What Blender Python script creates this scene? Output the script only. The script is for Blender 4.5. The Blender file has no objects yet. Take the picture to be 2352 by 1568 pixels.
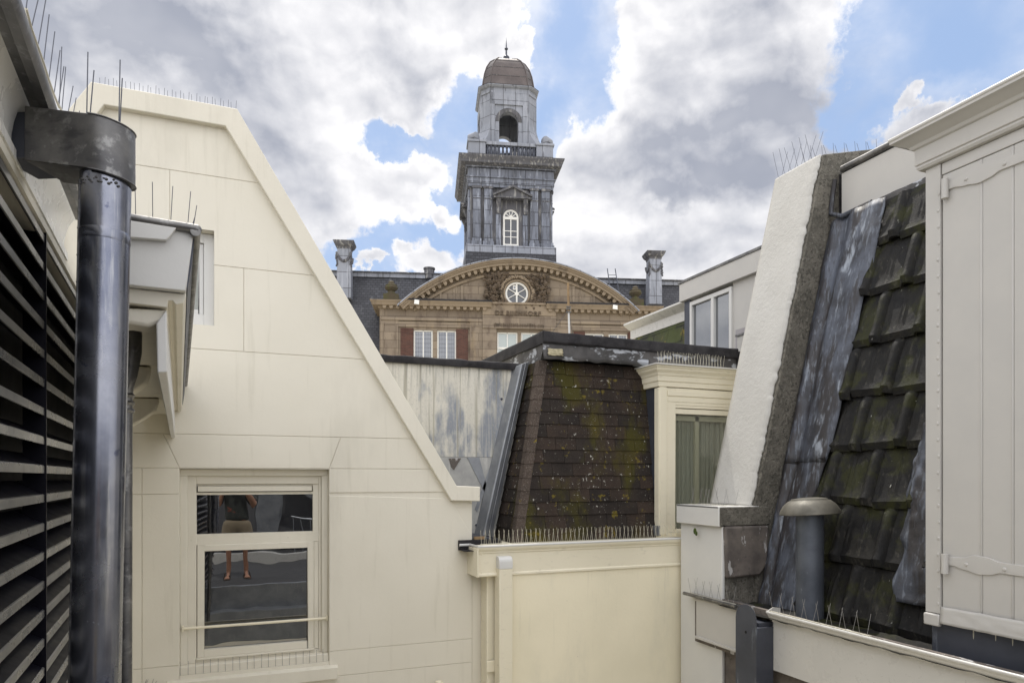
import bpy, bmesh, math, random
from mathutils import Vector, Matrix, noise as mnoise
random.seed(7)
R = math.radians
sc = bpy.context.scene
col = sc.collection
EYE = 4.6                       # camera height above the courtyard floor
F, CX, HY = 1568.0, 1176.0, 1097.0   # 24 mm shift lens, in units of a 2352 px wide picture
YAW = R(21.76)                   # camera looks this far right of +Y
# ---------------------------------------------------------------- camera
cd = bpy.data.cameras.new('camera'); cam = bpy.data.objects.new('camera', cd); col.objects.link(cam)
cam.location = (0, 0, EYE); cam.rotation_euler = (R(90), 0, -YAW)
cd.lens = 24; cd.sensor_width = 36; cd.shift_y = (HY - 784) / 2352
cd.clip_start = 0.02; cd.clip_end = 3000
sc.camera = cam
SUN_AZ, SUN_EL = R(12), R(63)     # azimuth from +Y towards +X
# ---------------------------------------------------------------- view
sc.view_settings.view_transform = 'Standard'; sc.view_settings.look = 'None'
sc.view_settings.exposure = 0.40; sc.view_settings.gamma = 1.0
sc.cycles.use_adaptive_sampling = True
sc.cycles.max_bounces = 8; sc.cycles.diffuse_bounces = 5; sc.cycles.glossy_bounces = 4
sc.cycles.sample_clamp_indirect = 6.0
# ---------------------------------------------------------------- sun
sd = bpy.data.lights.new('sun', 'SUN'); sd.energy = 2.3; sd.angle = R(0.8); sd.color = (1.0, 0.95, 0.87)
sun = bpy.data.objects.new('sun', sd); col.objects.link(sun)
sv = Vector((math.sin(SUN_AZ) * math.cos(SUN_EL), math.cos(SUN_AZ) * math.cos(SUN_EL), math.sin(SUN_EL)))
sun.rotation_euler = sv.to_track_quat('Z', 'Y').to_euler(); sun.location = (0, 0, 40)

# ---------------------------------------------------------------- pixel rays
FW = Vector((math.sin(YAW), math.cos(YAW), 0)); RT = Vector((math.cos(YAW), -math.sin(YAW), 0)); UP = Vector((0, 0, 1))
def ray(px, py): return FW * F + RT * (px - CX) + UP * (HY - py)
def azel(px, py):
    d = ray(px, py).normalized(); return math.atan2(d.x, d.y), math.asin(d.z)

# ---------------------------------------------------------------- world: sky with broken cloud, laid out by azimuth and elevation
W = bpy.data.worlds.new('World'); sc.world = W; W.use_nodes = True
nt = W.node_tree; nt.nodes.clear()
class NG:
    def __init__(s, nt): s.nt = nt; s.N = nt.nodes; s.L = nt.links
    def new(s, t, **k):
        n = s.N.new(t)
        for a, b in k.items(): setattr(n, a, b)
        return n
    def put(s, sock, val):
        if val is None: return
        if isinstance(val, bpy.types.NodeSocket): s.L.new(val, sock)
        else:
            if hasattr(sock.default_value, '__len__') and not hasattr(val, '__len__'): val = [val] * len(sock.default_value)
            if hasattr(sock.default_value, '__len__') and len(sock.default_value) == 4 and len(val) == 3: val = (*val, 1)
            sock.default_value = val
    def m(s, op, a, b=None, c=None, clamp=False):
        n = s.new('ShaderNodeMath', operation=op, use_clamp=clamp)
        s.put(n.inputs[0], a); s.put(n.inputs[1], b); s.put(n.inputs[2], c); return n.outputs[0]
    def v(s, op, a, b=None, out=0):
        n = s.new('ShaderNodeVectorMath', operation=op); s.put(n.inputs[0], a); s.put(n.inputs[1], b)
        if op == 'SCALE': s.put(n.inputs[3], b)
        return n.outputs[out]
    def ramp(s, x, lo, hi, a=0.0, b=1.0, interp='SMOOTHSTEP'):
        n = s.new('ShaderNodeMapRange', interpolation_type=interp)
        for i, q in enumerate((x, lo, hi, a, b)): s.put(n.inputs[i], q)
        return n.outputs[0]
    def noise(s, vec, scale, detail=4, rough=0.55, dist=0.0, color=False):
        n = s.new('ShaderNodeTexNoise'); s.put(n.inputs['Vector'], vec); s.put(n.inputs['Scale'], scale)
        s.put(n.inputs['Detail'], detail); s.put(n.inputs['Roughness'], rough); s.put(n.inputs['Distortion'], dist)
        return n.outputs['Color' if color else 'Fac']
    def mix(s, f, a, b, mode='MIX'):
        n = s.new('ShaderNodeMix', data_type='RGBA', blend_type=mode)
        s.put(n.inputs[0], f); s.put(n.inputs[6], a); s.put(n.inputs[7], b); return n.outputs[2]
    def comb(s, x, y, z=0.0):
        n = s.new('ShaderNodeCombineXYZ'); s.put(n.inputs[0], x); s.put(n.inputs[1], y); s.put(n.inputs[2], z); return n.outputs[0]
    def sep(s, v):
        n = s.new('ShaderNodeSeparateXYZ'); s.put(n.inputs[0], v); return n.outputs
g = NG(nt)
tc = g.new('ShaderNodeTexCoord'); D = tc.outputs['Generated']
sx, sy, sz = g.sep(D)
az = g.m('ARCTAN2', sx, sy); el = g.m('ARCSINE', sz)
AE = g.comb(az, el, 0.0)
w1 = g.v('SCALE', g.v('SUBTRACT', g.noise(AE, 5.0, 2, 0.5, color=True), (0.5, 0.5, 0.5)), 0.10)
w2 = g.v('SCALE', g.v('SUBTRACT', g.noise(AE, 17.0, 8, 0.62, color=True), (0.5, 0.5, 0.5)), 0.085)
AW = g.v('ADD', g.v('ADD', AE, w1), w2)
def blob(vec, px, py, rx, ry, rot=0.0):
    """soft ellipse round a sky direction; 1 in the middle, 0 at the rim, negative outside"""
    a, e = azel(px, py); k = 1 / 1750.0
    d = g.v('SUBTRACT', vec, (a, e, 0))
    if rot:
        n = g.new('ShaderNodeVectorRotate', rotation_type='Z_AXIS'); g.put(n.inputs['Vector'], d); g.put(n.inputs['Angle'], R(rot)); d = n.outputs[0]
    q = g.v('MULTIPLY', d, (1 / (rx * k), 1 / (ry * k), 0))
    return g.m('SUBTRACT', 1.0, g.v('LENGTH', q, out=1))
def union(lst):
    r = lst[0]
    for x in lst[1:]: r = g.m('SMOOTH_MAX', r, x, 0.15)
    return r
blue = union([blob(AW, *q) for q in (
    (1305, 60, 105, 190, -12), (1235, 250, 80, 120, 30), (1110, 255, 110, 75, 0), (960, 322, 130, 34, 0), (1045, 430, 80, 170, 6),
    (900, 585, 170, 72, 0), (2200, 90, 260, 190, 0), (2010, 250, 120, 90, 20), (2420, 300, 190, 140, 0))])
puffs = union([blob(AW, *q) for q in (
    (965, 605, 95, 44, 0), (1000, 492, 52, 34, 20), (905, 575, 40, 26, 0), (2090, 262, 70, 48, 0), (2060, 195, 26, 26, 0), (1200, 120, 48, 44, 0), (960, 395, 90, 48, -8), (2150, 330, 150, 70, 0), (830, 590, 26, 18, 0))])
veil = g.noise(g.v('MULTIPLY', AE, (1, 1.6, 1)), 3.2, 6, 0.6)
cov = g.m('MAXIMUM', g.m('MULTIPLY', blue, -1.0), g.m('MULTIPLY', puffs, 0.9))      # > 0 cloud
fine = g.m('MULTIPLY', g.m('SUBTRACT', g.noise(AE, 38.0, 9, 0.66), 0.5), 0.75)
covn = g.m('ADD', cov, fine)
mask = g.ramp(covn, -0.16, 0.20)
mask = g.m('MAXIMUM', mask, g.m('MULTIPLY', g.ramp(veil, 0.40, 0.72, 0.04, 0.60), g.ramp(cov, -0.9, -0.1)))
# shading of the cloud masses: soft grey bellies, billows lit from above right, bright rims
grey = union([blob(AW, *q) for q in (
    (250, 90, 460, 190, 0), (520, 300, 230, 240, 30), (860, 90, 200, 70, 20), (1600, 380, 420, 130, 8), (1800, 250, 230, 210, 0), (1990, 330, 220, 80, 0),
    (1480, 600, 300, 60, 0), (1560, 190, 110, 150, 20), (1700, 60, 190, 70, 0), (420, 540, 320, 100, 0), (700, 480, 150, 120, 40))])
bv = g.v('ADD', g.v('MULTIPLY', AE, (1.0, 1.35, 0)), g.v('SCALE', w1, 0.8))
def bil(off, sc_, det): return g.noise(g.v('ADD', bv, off), sc_, det, 0.52)
b0 = bil((0, 0, 0), 4.6, 4); lit = g.m('SUBTRACT', b0, bil((0.020, 0.040, 0), 4.6, 4))          # slope of the billows towards the sun
b1 = bil((3.1, 1.7, 0), 17.0, 8); lit2 = g.m('SUBTRACT', b1, bil((3.107, 1.715, 0), 17.0, 8))
relief = g.m('ADD', g.m('MULTIPLY', lit, 2.6), g.m('MULTIPLY', lit2, 0.9))
inner = g.ramp(g.m('ADD', cov, g.m('MULTIPLY', fine, 0.45)), 0.0, 0.62)
gsoft = g.ramp(grey, -0.55, 0.95)
b0n = g.ramp(b0, 0.28, 0.70)
shade = g.m('ADD', g.m('MULTIPLY', inner, g.m('ADD', 0.12, g.m('MULTIPLY', b0n, 0.22))), g.m('MULTIPLY', gsoft, g.m('ADD', 0.22, g.m('MULTIPLY', b0n, 0.22))))
belly = union([blob(AW, *q) for q in ((1650, 375, 370, 85, 6), (1880, 300, 190, 130, 0), (330, 80, 330, 110, 0), (1560, 470, 120, 30, 0))])
shade = g.m('ADD', shade, g.m('MULTIPLY', g.ramp(belly, -0.45, 0.7), 0.30))
shade = g.m('MINIMUM', g.m('SUBTRACT', shade, g.m('MULTIPLY', relief, 0.75), clamp=True), g.m('ADD', 0.72, g.m('MULTIPLY', b0n, 0.2)))
bright = g.mix(shade, (0.86, 0.85, 0.855), (0.23, 0.255, 0.325))
far = g.ramp(g.v('DOT_PRODUCT', D, tuple(-FW), out=1), -0.45, 0.7)    # clouds behind the camera boosted, an unseen fill for the shaded walls
hi = g.ramp(sz, 0.62, 0.9)  # sky overhead, out of view, brightened as fill too
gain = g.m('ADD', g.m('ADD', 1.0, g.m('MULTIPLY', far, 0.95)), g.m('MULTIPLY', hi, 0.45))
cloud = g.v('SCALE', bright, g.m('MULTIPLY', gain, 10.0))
sky = g.new('ShaderNodeTexSky', sky_type='NISHITA', sun_disc=False)
sky.sun_elevation = SUN_EL; sky.sun_rotation = SUN_AZ; sky.air_density = 1.0; sky.dust_density = 1.6; sky.ozone_density = 1.5
skyc = g.mix(0.68, sky.outputs[0], (3.1, 4.4, 6.8))
skyc = g.v('SCALE', skyc, 1.0)
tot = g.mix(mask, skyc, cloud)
below = g.ramp(sz, -0.02, 0.0)
tot = g.mix(below, (2.0, 2.0, 2.0), tot)
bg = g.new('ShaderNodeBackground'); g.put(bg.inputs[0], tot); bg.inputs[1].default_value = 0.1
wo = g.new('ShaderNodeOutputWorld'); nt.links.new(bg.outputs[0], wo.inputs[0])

# ---------------------------------------------------------------- frames
class Fr:
    """horizontal frame: u to the right, v away, w up (from eye level)"""
    def __init__(s, ox, oy, deg):
        a = R(deg); s.o = Vector((ox, oy, 0)); s.u = Vector((math.cos(a), math.sin(a), 0)); s.v = Vector((-math.sin(a), math.cos(a), 0))
    def P(s, u, v, w): return s.o + s.u * u + s.v * v + UP * w
    def onv(s, px, py, v):
        d = ray(px, py); t = (v + s.o.dot(s.v)) / d.dot(s.v); p = d * t
        return (p - s.o).dot(s.u), p.z
    def onu(s, px, py, u):
        d = ray(px, py); t = (u + s.o.dot(s.u)) / d.dot(s.u); p = d * t
        return (p - s.o).dot(s.v), p.z
G0 = Fr(0, 0, 0)                 # the courtyard: v runs along its side walls
LF = Fr(0, 0, 4.2)               # the louvred house on the left stands a little askew

# ---------------------------------------------------------------- mesh builder
class MB:
    def __init__(s): s.V = []; s.Fc = []
    def add(s, vs, fs):
        n = len(s.V); s.V += [Vector(v) for v in vs]; s.Fc += [tuple(i + n for i in f) for f in fs]; return s
    def poly(s, pts): return s.add(pts, [tuple(range(len(pts)))])
    def prism(s, pts, vec):
        vec = Vector(vec); n = len(pts); p = [Vector(q) for q in pts]
        return s.add(p + [q + vec for q in p], [tuple(range(n)), tuple(range(2 * n - 1, n - 1, -1))] + [(i, (i + 1) % n, (i + 1) % n + n, i + n) for i in range(n)])
    def loft(s, loops, caps=True, close=True):
        n = len(loops[0]); vs = [q for l in loops for q in l]; fs = []
        for k in range(len(loops) - 1):
            for i in range(n if close else n - 1):
                j = (i + 1) % n; fs.append((k * n + i, k * n + j, k * n + n + j, k * n + n + i))
        if caps and close: fs += [tuple(range(n)), tuple(range(len(vs) - 1, len(vs) - n - 1, -1))]
        return s.add(vs, fs)
    def box(s, fr, u0, u1, v0, v1, w0, w1, k=0.0):
        P = fr.P
        return s.prism([P(u0, v0, w0), P(u1, v0, w0), P(u1, v0, w1), P(u0, v0, w1)], fr.v * (v1 - v0))
    def pv(s, fr, uw, v0, v1): return s.prism([fr.P(u, v0, w) for u, w in uw], fr.v * (v1 - v0))      # outline facing us
    def pu(s, fr, vw, u0, u1): return s.prism([fr.P(u0, v, w) for v, w in vw], fr.u * (u1 - u0))      # outline facing sideways
    def sweep(s, prof, a, b, out, up=UP):
        """profile (out, up) swept from a to b"""
        a, b, out = Vector(a), Vector(b), Vector(out)
        return s.loft([[a + out * x + up * y for x, y in prof], [b + out * x + up * y for x, y in prof]])
    def tube(s, path, r, n=10, caps=True):
        path = [Vector(p) for p in path]; rr = r if hasattr(r, '__len__') else [r] * len(path); loops = []
        t0 = (path[1] - path[0]).normalized(); ref = UP if abs(t0.z) < 0.9 else Vector((1, 0, 0))
        for i, p in enumerate(path):
            t = (path[min(i + 1, len(path) - 1)] - path[max(i - 1, 0)]).normalized()
            x = ref.cross(t).normalized(); y = t.cross(x)
            loops.append([p + (x * math.cos(6.28318 * k / n) + y * math.sin(6.28318 * k / n)) * rr[i] for k in range(n)])
        return s.loft(loops, caps)
    def lathe(s, prof, c, n=24, axis=UP, sq=None):
        c = Vector(c); axis = Vector(axis); ref = Vector((1, 0, 0)) if abs(axis.x) < 0.9 else Vector((0, 1, 0))
        x = (ref - axis * ref.dot(axis)).normalized(); y = axis.cross(x)
        return s.loft([[c + axis * h + (x * math.cos(6.28318 * (k + .5) / n) + y * math.sin(6.28318 * (k + .5) / n)) * max(r, 1e-4) for k in range(n)] for r, h in prof])
    def grid(s, fn, nu, nv, thick=None):
        vs = [fn(i / nu, j / nv) for j in range(nv + 1) for i in range(nu + 1)]
        return s.add(vs, [(j * (nu + 1) + i, j * (nu + 1) + i + 1, (j + 1) * (nu + 1) + i + 1, (j + 1) * (nu + 1) + i) for j in range(nv) for i in range(nu)])
    def ball(s, c, rx, ry, rz, n=10, m=7):
        c = Vector(c); loops = []
        for j in range(m + 1):
            a = math.pi * (j / m - .5); loops.append([c + Vector((rx * max(math.cos(a), .02) * math.cos(6.28318 * k / n), ry * max(math.cos(a), .02) * math.sin(6.28318 * k / n), rz * math.sin(a))) for k in range(n)])
        return s.loft(loops)

OFF = {}
def tagit(o, label=None, cat=None, group=None, kind=None):
    for k, v in (('label', label), ('category', cat), ('group', group), ('kind', kind)):
        if v: o[k] = v
def thing(name, label, cat, at, group=None):
    o = bpy.data.objects.new(name, None); col.objects.link(o); o.empty_display_size = .1
    o.location = Vector(at) + UP * EYE; OFF[o.name] = o.location.copy(); tagit(o, label, cat, group); return o
def build(name, mb, mat, parent=None, bevel=0.0, smooth=35, label=None, cat=None, group=None, kind=None, solid=0.0, seg=2, cut=None, dis=None, flip=False):
    me = bpy.data.meshes.new(name)
    pts = [v + UP * EYE for v in mb.V]
    if parent is not None: off = OFF[parent.name]
    elif kind == 'structure': off = Vector((0, 0, 0))
    else:
        off = Vector((sum(p.x for p in pts) / len(pts), sum(p.y for p in pts) / len(pts), min(p.z for p in pts)))
    me.from_pydata([p - off for p in pts], [], mb.Fc)
    bm = bmesh.new(); bm.from_mesh(me)
    bmesh.ops.remove_doubles(bm, verts=bm.verts, dist=1e-6)
    bmesh.ops.recalc_face_normals(bm, faces=bm.faces)
    if flip: bmesh.ops.reverse_faces(bm, faces=bm.faces)
    bm.to_mesh(me); bm.free()
    if smooth:
        me.polygons.foreach_set('use_smooth', [True] * len(me.polygons)); me.set_sharp_from_angle(angle=R(smooth))
    me.materials.append(mat)
    o = bpy.data.objects.new(name, me); col.objects.link(o)
    if parent is not None: o.parent = parent; OFF[o.name] = off
    else: o.location = off; OFF[o.name] = off
    tagit(o, label, cat, group, kind)
    if cut:
        cm = bpy.data.meshes.new('cut'); cb = [v + UP * EYE - off for v in cut.V]; cm.from_pydata(cb, [], cut.Fc)
        b2 = bmesh.new(); b2.from_mesh(cm); bmesh.ops.recalc_face_normals(b2, faces=b2.faces); b2.to_mesh(cm); b2.free()
        co = bpy.data.objects.new('cut', cm); col.objects.link(co)
        if parent is not None: co.parent = parent
        else: co.location = o.location
        md = o.modifiers.new('cut', 'BOOLEAN'); md.operation = 'DIFFERENCE'; md.solver = 'EXACT'; md.object = co
        bpy.context.view_layer.update(); dg = bpy.context.evaluated_depsgraph_get()
        nm = bpy.data.meshes.new_from_object(o.evaluated_get(dg)); o.modifiers.clear(); o.data = nm; bpy.data.meshes.remove(me)
        bpy.data.objects.remove(co); bpy.data.meshes.remove(cm); nm.name = name
    if solid:
        md = o.modifiers.new('solid', 'SOLIDIFY'); md.thickness = solid; md.offset = 0
    if bevel:
        md = o.modifiers.new('bevel', 'BEVEL'); md.width = bevel; md.segments = seg; md.limit_method = 'ANGLE'; md.angle_limit = R(40)
    return o

# ---------------------------------------------------------------- materials
def mat(name, base, rough=0.7, metal=0.0, var=None, layers=(), bump=None, spec=0.5, rot=0.0, pattern=None, coat=0.0):
    """var=(colour, scale, amount); layers=[(colour, scale3, lo, hi, amount)]; bump=[(scale, strength, distance)];
    pattern=dict(kind='brick', w=, h=, mortar=, c1=, c2=, cm=, rot=frame degrees)"""
    m = bpy.data.materials.new(name); m.use_nodes = True; t = m.node_tree; t.nodes.clear(); g = NG(t)
    geo = g.new('ShaderNodeNewGeometry'); P = geo.outputs['Position']
    c = g.mix(0.0, base, base); bh = []
    if pattern:
        vr = g.new('ShaderNodeVectorRotate', rotation_type='Z_AXIS'); g.put(vr.inputs['Vector'], P); g.put(vr.inputs['Angle'], -R(pattern.get('rot', 0)))
        x, y, z = g.sep(vr.outputs[0])
        uv = g.comb(x if pattern.get('axis', 'u') == 'u' else y, z, 0)
        b = g.new('ShaderNodeTexBrick'); g.put(b.inputs['Vector'], uv); b.inputs['Scale'].default_value = 1.0
        b.inputs['Brick Width'].default_value = pattern['w']; b.inputs['Row Height'].default_value = pattern['h']; b.inputs['Mortar Size'].default_value = pattern['mortar']
        b.inputs['Mortar Smooth'].default_value = 0.3; b.inputs['Bias'].default_value = pattern.get('bias', 0.0)
        b.offset = pattern.get('offset', 0.5)
        g.put(b.inputs['Color1'], pattern['c1']); g.put(b.inputs['Color2'], pattern['c2']); g.put(b.inputs['Mortar'], pattern['cm'])
        c = b.outputs['Color']; bh.append((b.outputs['Fac'], -pattern.get('bd', 0.01)))
    if var: 
        c = g.mix(g.m('MULTIPLY', g.ramp(g.noise(P, var[1], 6, 0.6), 0.3, 0.7), var[2]), c, var[0])
    for l in layers:
        vec = g.v('MULTIPLY', P, l[1]) if hasattr(l[1], '__len__') else g.v('SCALE', P, l[1])
        seed = g.v('ADD', vec, (13.7 * len(bh) + l[2] * 31, 7.1 * l[3], 3.3 + l[4]))
        f = g.m('MULTIPLY', g.ramp(g.noise(seed, 1.0, 6, 0.62), l[2], l[3]), l[4])
        if len(l) > 5:      # dirt that runs down from a given height, (height where it starts, height where it has gone)
            z_ = g.sep(P)[2]; f = g.m('MULTIPLY', f, g.ramp(z_, l[5][1] + EYE, l[5][0] + EYE))
        c = g.mix(f, c, l[0])
    p = g.new('ShaderNodeBsdfPrincipled'); g.put(p.inputs['Base Color'], c); p.inputs['Metallic'].default_value = metal
    rn = g.noise(P, 9.0, 4, 0.6); g.put(p.inputs['Roughness'], g.ramp(rn, 0.3, 0.7, max(rough - 0.08, 0.02), min(rough + 0.08, 1), 'LINEAR'))
    p.inputs['Specular IOR Level'].default_value = spec
    nrm = None
    for s_, st, d in (bump or ()):
        bn = g.new('ShaderNodeBump'); bn.inputs['Strength'].default_value = st; bn.inputs['Distance'].default_value = d
        vec = g.v('MULTIPLY', P, s_) if hasattr(s_, '__len__') else g.v('SCALE', P, s_)
        g.put(bn.inputs['Height'], g.noise(vec, 1.0, 5, 0.6)); g.put(bn.inputs['Normal'], nrm); nrm = bn.outputs[0]
    for hsock, d in bh:
        bn = g.new('ShaderNodeBump'); bn.inputs['Strength'].default_value = 1.0; bn.inputs['Distance'].default_value = d
        g.put(bn.inputs['Height'], hsock); g.put(bn.inputs['Normal'], nrm); nrm = bn.outputs[0]
    if nrm: g.put(p.inputs['Normal'], nrm)
    o = g.new('ShaderNodeOutputMaterial'); t.links.new(p.outputs[0], o.inputs[0])
    return m
def glassmat(name, tint, refl, rough=0.0, wav=0.002):
    m = bpy.data.materials.new(name); m.use_nodes = True; t = m.node_tree; t.nodes.clear(); g = NG(t)
    geo = g.new('ShaderNodeNewGeometry')
    d = g.new('ShaderNodeBsdfDiffuse'); g.put(d.inputs[0], tint)
    s = g.new('ShaderNodeBsdfGlossy'); s.inputs['Roughness'].default_value = rough; g.put(s.inputs[0], (0.95, 0.97, 1.0))
    if wav:
        bn = g.new('ShaderNodeBump'); bn.inputs['Strength'].default_value = .4; bn.inputs['Distance'].default_value = wav
        g.put(bn.inputs['Height'], g.noise(geo.outputs['Position'], 2.2, 2, 0.4)); g.put(s.inputs['Normal'], bn.outputs[0])
    lw = g.new('ShaderNodeFresnel'); lw.inputs[0].default_value = 1.5
    f = g.m('ADD', g.m('MULTIPLY', lw.outputs[0], 1.0), refl, clamp=True)
    x = g.new('ShaderNodeMixShader'); g.put(x.inputs[0], f); t.links.new(d.outputs[0], x.inputs[1]); t.links.new(s.outputs[0], x.inputs[2])
    o = g.new('ShaderNodeOutputMaterial'); t.links.new(x.outputs[0], o.inputs[0]); return m

def clearglass(name, refl):
    m = bpy.data.materials.new(name); m.use_nodes = True; t = m.node_tree; t.nodes.clear(); g = NG(t)
    a = g.new('ShaderNodeBsdfTransparent'); g.put(a.inputs[0], (0.82, 0.84, 0.82)); s = g.new('ShaderNodeBsdfGlossy'); s.inputs['Roughness'].default_value = 0.0
    x = g.new('ShaderNodeMixShader'); x.inputs[0].default_value = refl; t.links.new(a.outputs[0], x.inputs[1]); t.links.new(s.outputs[0], x.inputs[2])
    o = g.new('ShaderNodeOutputMaterial'); t.links.new(x.outputs[0], o.inputs[0]); return m
STUC = [(38.0, 0.25, 0.004), (190.0, 0.22, 0.0015)]
M = {}
M['cream'] = mat('cream_render', (0.71, 0.675, 0.58), 0.75, var=((0.65, 0.615, 0.52), 1.3, 0.55), layers=[((0.50, 0.475, 0.40), (1.2, 1.2, .35), .54, .72, .35), ((0.40, 0.375, 0.30), (22, 22, .9), .54, .70, .16, (2.8, 1.6)), ((0.45, 0.42, 0.33), (16, 16, 1.1), .55, .72, .20, (-1.2, -2.6)), ((.30, .28, .23), 16., .70, .74, .35)], bump=STUC, spec=.3)
M['creampaint'] = mat('cream_paint', (0.78, 0.725, 0.575), 0.5, var=((0.71, 0.66, 0.51), 2.0, 0.6), layers=[((.5, .46, .36), (10, 10, 26), .57, .72, .35), ((.42, .40, .34), 34., .68, .72, .45)], bump=[(60., .2, .002), ((8, 8, 2), .2, .003)], spec=.4)
M['yellowwall'] = mat('pale_yellow_render', (0.84, 0.775, 0.595), 0.7, var=((0.70, 0.65, 0.49), 1.0, 0.6), layers=[((0.62, 0.585, 0.46), (1.6, 1.6, .6), .50, .70, .5), ((0.5, 0.47, 0.37), (24, 24, 1.2), .58, .74, .35, (-.85, -2.3)), ((.4, .37, .3), 20., .71, .74, .4)], bump=STUC, spec=.3)
M['white'] = mat('white_paint', (0.64, 0.635, 0.61), 0.5, var=((0.58, 0.58, 0.57), 3.0, 0.5), layers=[((0.40, 0.39, 0.36), (14, 14, 3), .66, .82, .35)], bump=[(25., .25, .003), (120., .15, .001)], spec=.4)
M['shutter'] = mat('greywhite_paint', (0.50, 0.485, 0.455), 0.45, var=((0.45, 0.44, 0.42), 4.0, 0.5), bump=[((30., 30., 4.), .35, .002), (55., .25, .002)], spec=.45)
M['stucco'] = mat('rough_white_stucco', (0.47, 0.46, 0.43), 0.9, var=((0.54, 0.53, 0.50), 2.5, 0.7), layers=[((0.36, 0.35, 0.31), 30., .68, .78, .5), ((.5, .49, .46), (3, 3, 1), .5, .75, .4)], bump=[(24., .6, .010), (85., .7, .005)], spec=.2)
M['concrete'] = mat('weathered_concrete', (0.21, 0.195, 0.165), 0.95, var=((0.10, 0.095, 0.08), 7.0, 0.8), layers=[((0.07, 0.066, 0.058), 36., .52, .62, .7), ((0.29, .275, .235), 26., .54, .66, .55)], bump=[(38., 1., .02), (120., .9, .008)], spec=.15)
M['block'] = mat('stained_stone_block', (0.19, 0.165, 0.145), 0.9, var=((0.09, 0.08, 0.075), 5.0, 0.8), layers=[((0.52, 0.51, 0.50), (9, 9, 4), .575, .61, .8), ((0.06, .055, .05), 14., .56, .7, .6)], bump=[(30., .5, .006), (120., .3, .002)], spec=.2)
ZL = [((0.36, 0.40, 0.47), (16, 16, 2.2), .50, .70, .6), ((0.06, 0.065, 0.075), (7, 7, 2), .52, .72, .7)]
M['zinc'] = mat('weathered_zinc', (0.30, 0.315, 0.335), 0.45, 0.55, var=((0.17, 0.18, 0.205), 5.0, 0.7), layers=[((0.40, 0.40, 0.38), (30, 30, 6), .58, .72, .5)], bump=[(20., .12, .003)])
M['pipe'] = mat('zinc_pipe', (0.30, 0.31, 0.35), 0.24, 0.9, var=((0.13, 0.145, 0.20), (5.0), 0.8), layers=[((0.55, 0.55, 0.53), (40, 40, 2.5), .52, .72, .6), ((0.05, 0.06, 0.12), (26, 26, 18), .62, .68, .6)], bump=[(14., .06, .003), (160., .05, .001)])
M['hopper'] = mat('zinc_hopper', (0.22, 0.215, 0.205), 0.42, 0.7, var=((0.09, 0.09, 0.095), 7.0, 0.9), layers=[((0.40, 0.40, 0.39), 30., .54, .68, .5), ((.05, .05, .055), (9, 9, 20), .55, .68, .6)], bump=[(16., .2, .004)])
M['lead'] = mat('lead_flashing', (0.095, 0.108, 0.14), 0.55, 0.1, var=((0.022, 0.022, 0.026), 3.2, 1.0), layers=[((0.028, .024, .024), (5, 5, .7), .46, .56, .9), ((0.22, 0.25, 0.30), (30, 30, 1.6), .52, .66, .45), ((0.46, 0.51, 0.58), (6, 6, .9), .59, .68, .55), ((.02, .02, .02), (44, 44, 3.), .56, .70, .6)], bump=[((9., 9., 2.), .5, .012), (70., .4, .003)])
M['leaddark'] = mat('dark_zinc_sheet', (0.075, 0.082, 0.105), 0.5, 0.4, var=((0.04, 0.043, 0.055), 3.0, 0.6), layers=[((0.3, 0.34, 0.4), (14, 14, 3), .62, .74, .4)], bump=[(10., .2, .004)])
M['tile'] = mat('mossy_roof_tile', (0.016, 0.015, 0.013), 0.62, var=((0.009, 0.009, 0.010), 6.0, 0.8), layers=[((0.030, 0.032, 0.008), 4.0, .48, .62, .75), ((0.085, 0.08, .065), (24, 24, 9), .56, .70, .5), ((0.5, 0.5, 0.46), 24., .70, .72, .8), ((0.007, .007, .008), (8, 8, 3), .52, .66, .7)], bump=[(26., .6, .008), (120., .6, .003)], spec=.22)
M['felt'] = mat('bitumen_edge', (0.022, 0.021, 0.023), 0.85, var=((0.05, 0.048, 0.05), 8.0, 0.7), layers=[((0.10, .10, .10), 90., .60, .7, .6)], bump=[(80., .5, .004), (9., .4, .01)], spec=.2)
M['black'] = mat('dark_void', (0.006, 0.006, 0.007), 0.9)
M['wood'] = mat('raw_wood', (0.30, 0.20, 0.10), 0.8, var=((0.18, 0.12, 0.07), 9.0, 0.7))
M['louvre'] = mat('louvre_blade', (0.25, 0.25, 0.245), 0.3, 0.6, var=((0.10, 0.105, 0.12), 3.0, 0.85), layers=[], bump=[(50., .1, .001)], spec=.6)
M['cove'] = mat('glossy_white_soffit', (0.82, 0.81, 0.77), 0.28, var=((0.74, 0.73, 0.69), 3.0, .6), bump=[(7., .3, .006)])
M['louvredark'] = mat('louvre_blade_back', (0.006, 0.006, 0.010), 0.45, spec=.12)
M['wire'] = mat('steel_wire', (0.30, 0.29, 0.28), 0.4, 0.6)
M['wiredark'] = mat('steel_wire_dark', (0.10, 0.105, 0.125), 0.4, 0.5)
M['bone'] = mat('pale_wire', (0.55, 0.52, 0.42), 0.5)
M['glass'] = glassmat('window_glass', (0.008, 0.008, 0.009), 0.24, wav=.005)
M['glass2'] = glassmat('old_glass', (0.03, 0.035, 0.04), 0.25)
M['curtainglass'] = glassmat('curtained_glass', (0.20, 0.21, 0.175), 0.06, wav=0)
M['paving'] = mat('courtyard_paving', (0.52, 0.48, 0.38), 0.9, var=((0.42, 0.39, 0.32), 2.0, 0.6))
M['deck'] = mat('roofing_deck', (0.05, 0.05, 0.052), 0.85, var=((0.03, 0.03, 0.03), 2.0, 0.6), bump=[(60., .3, .003)])
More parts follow.
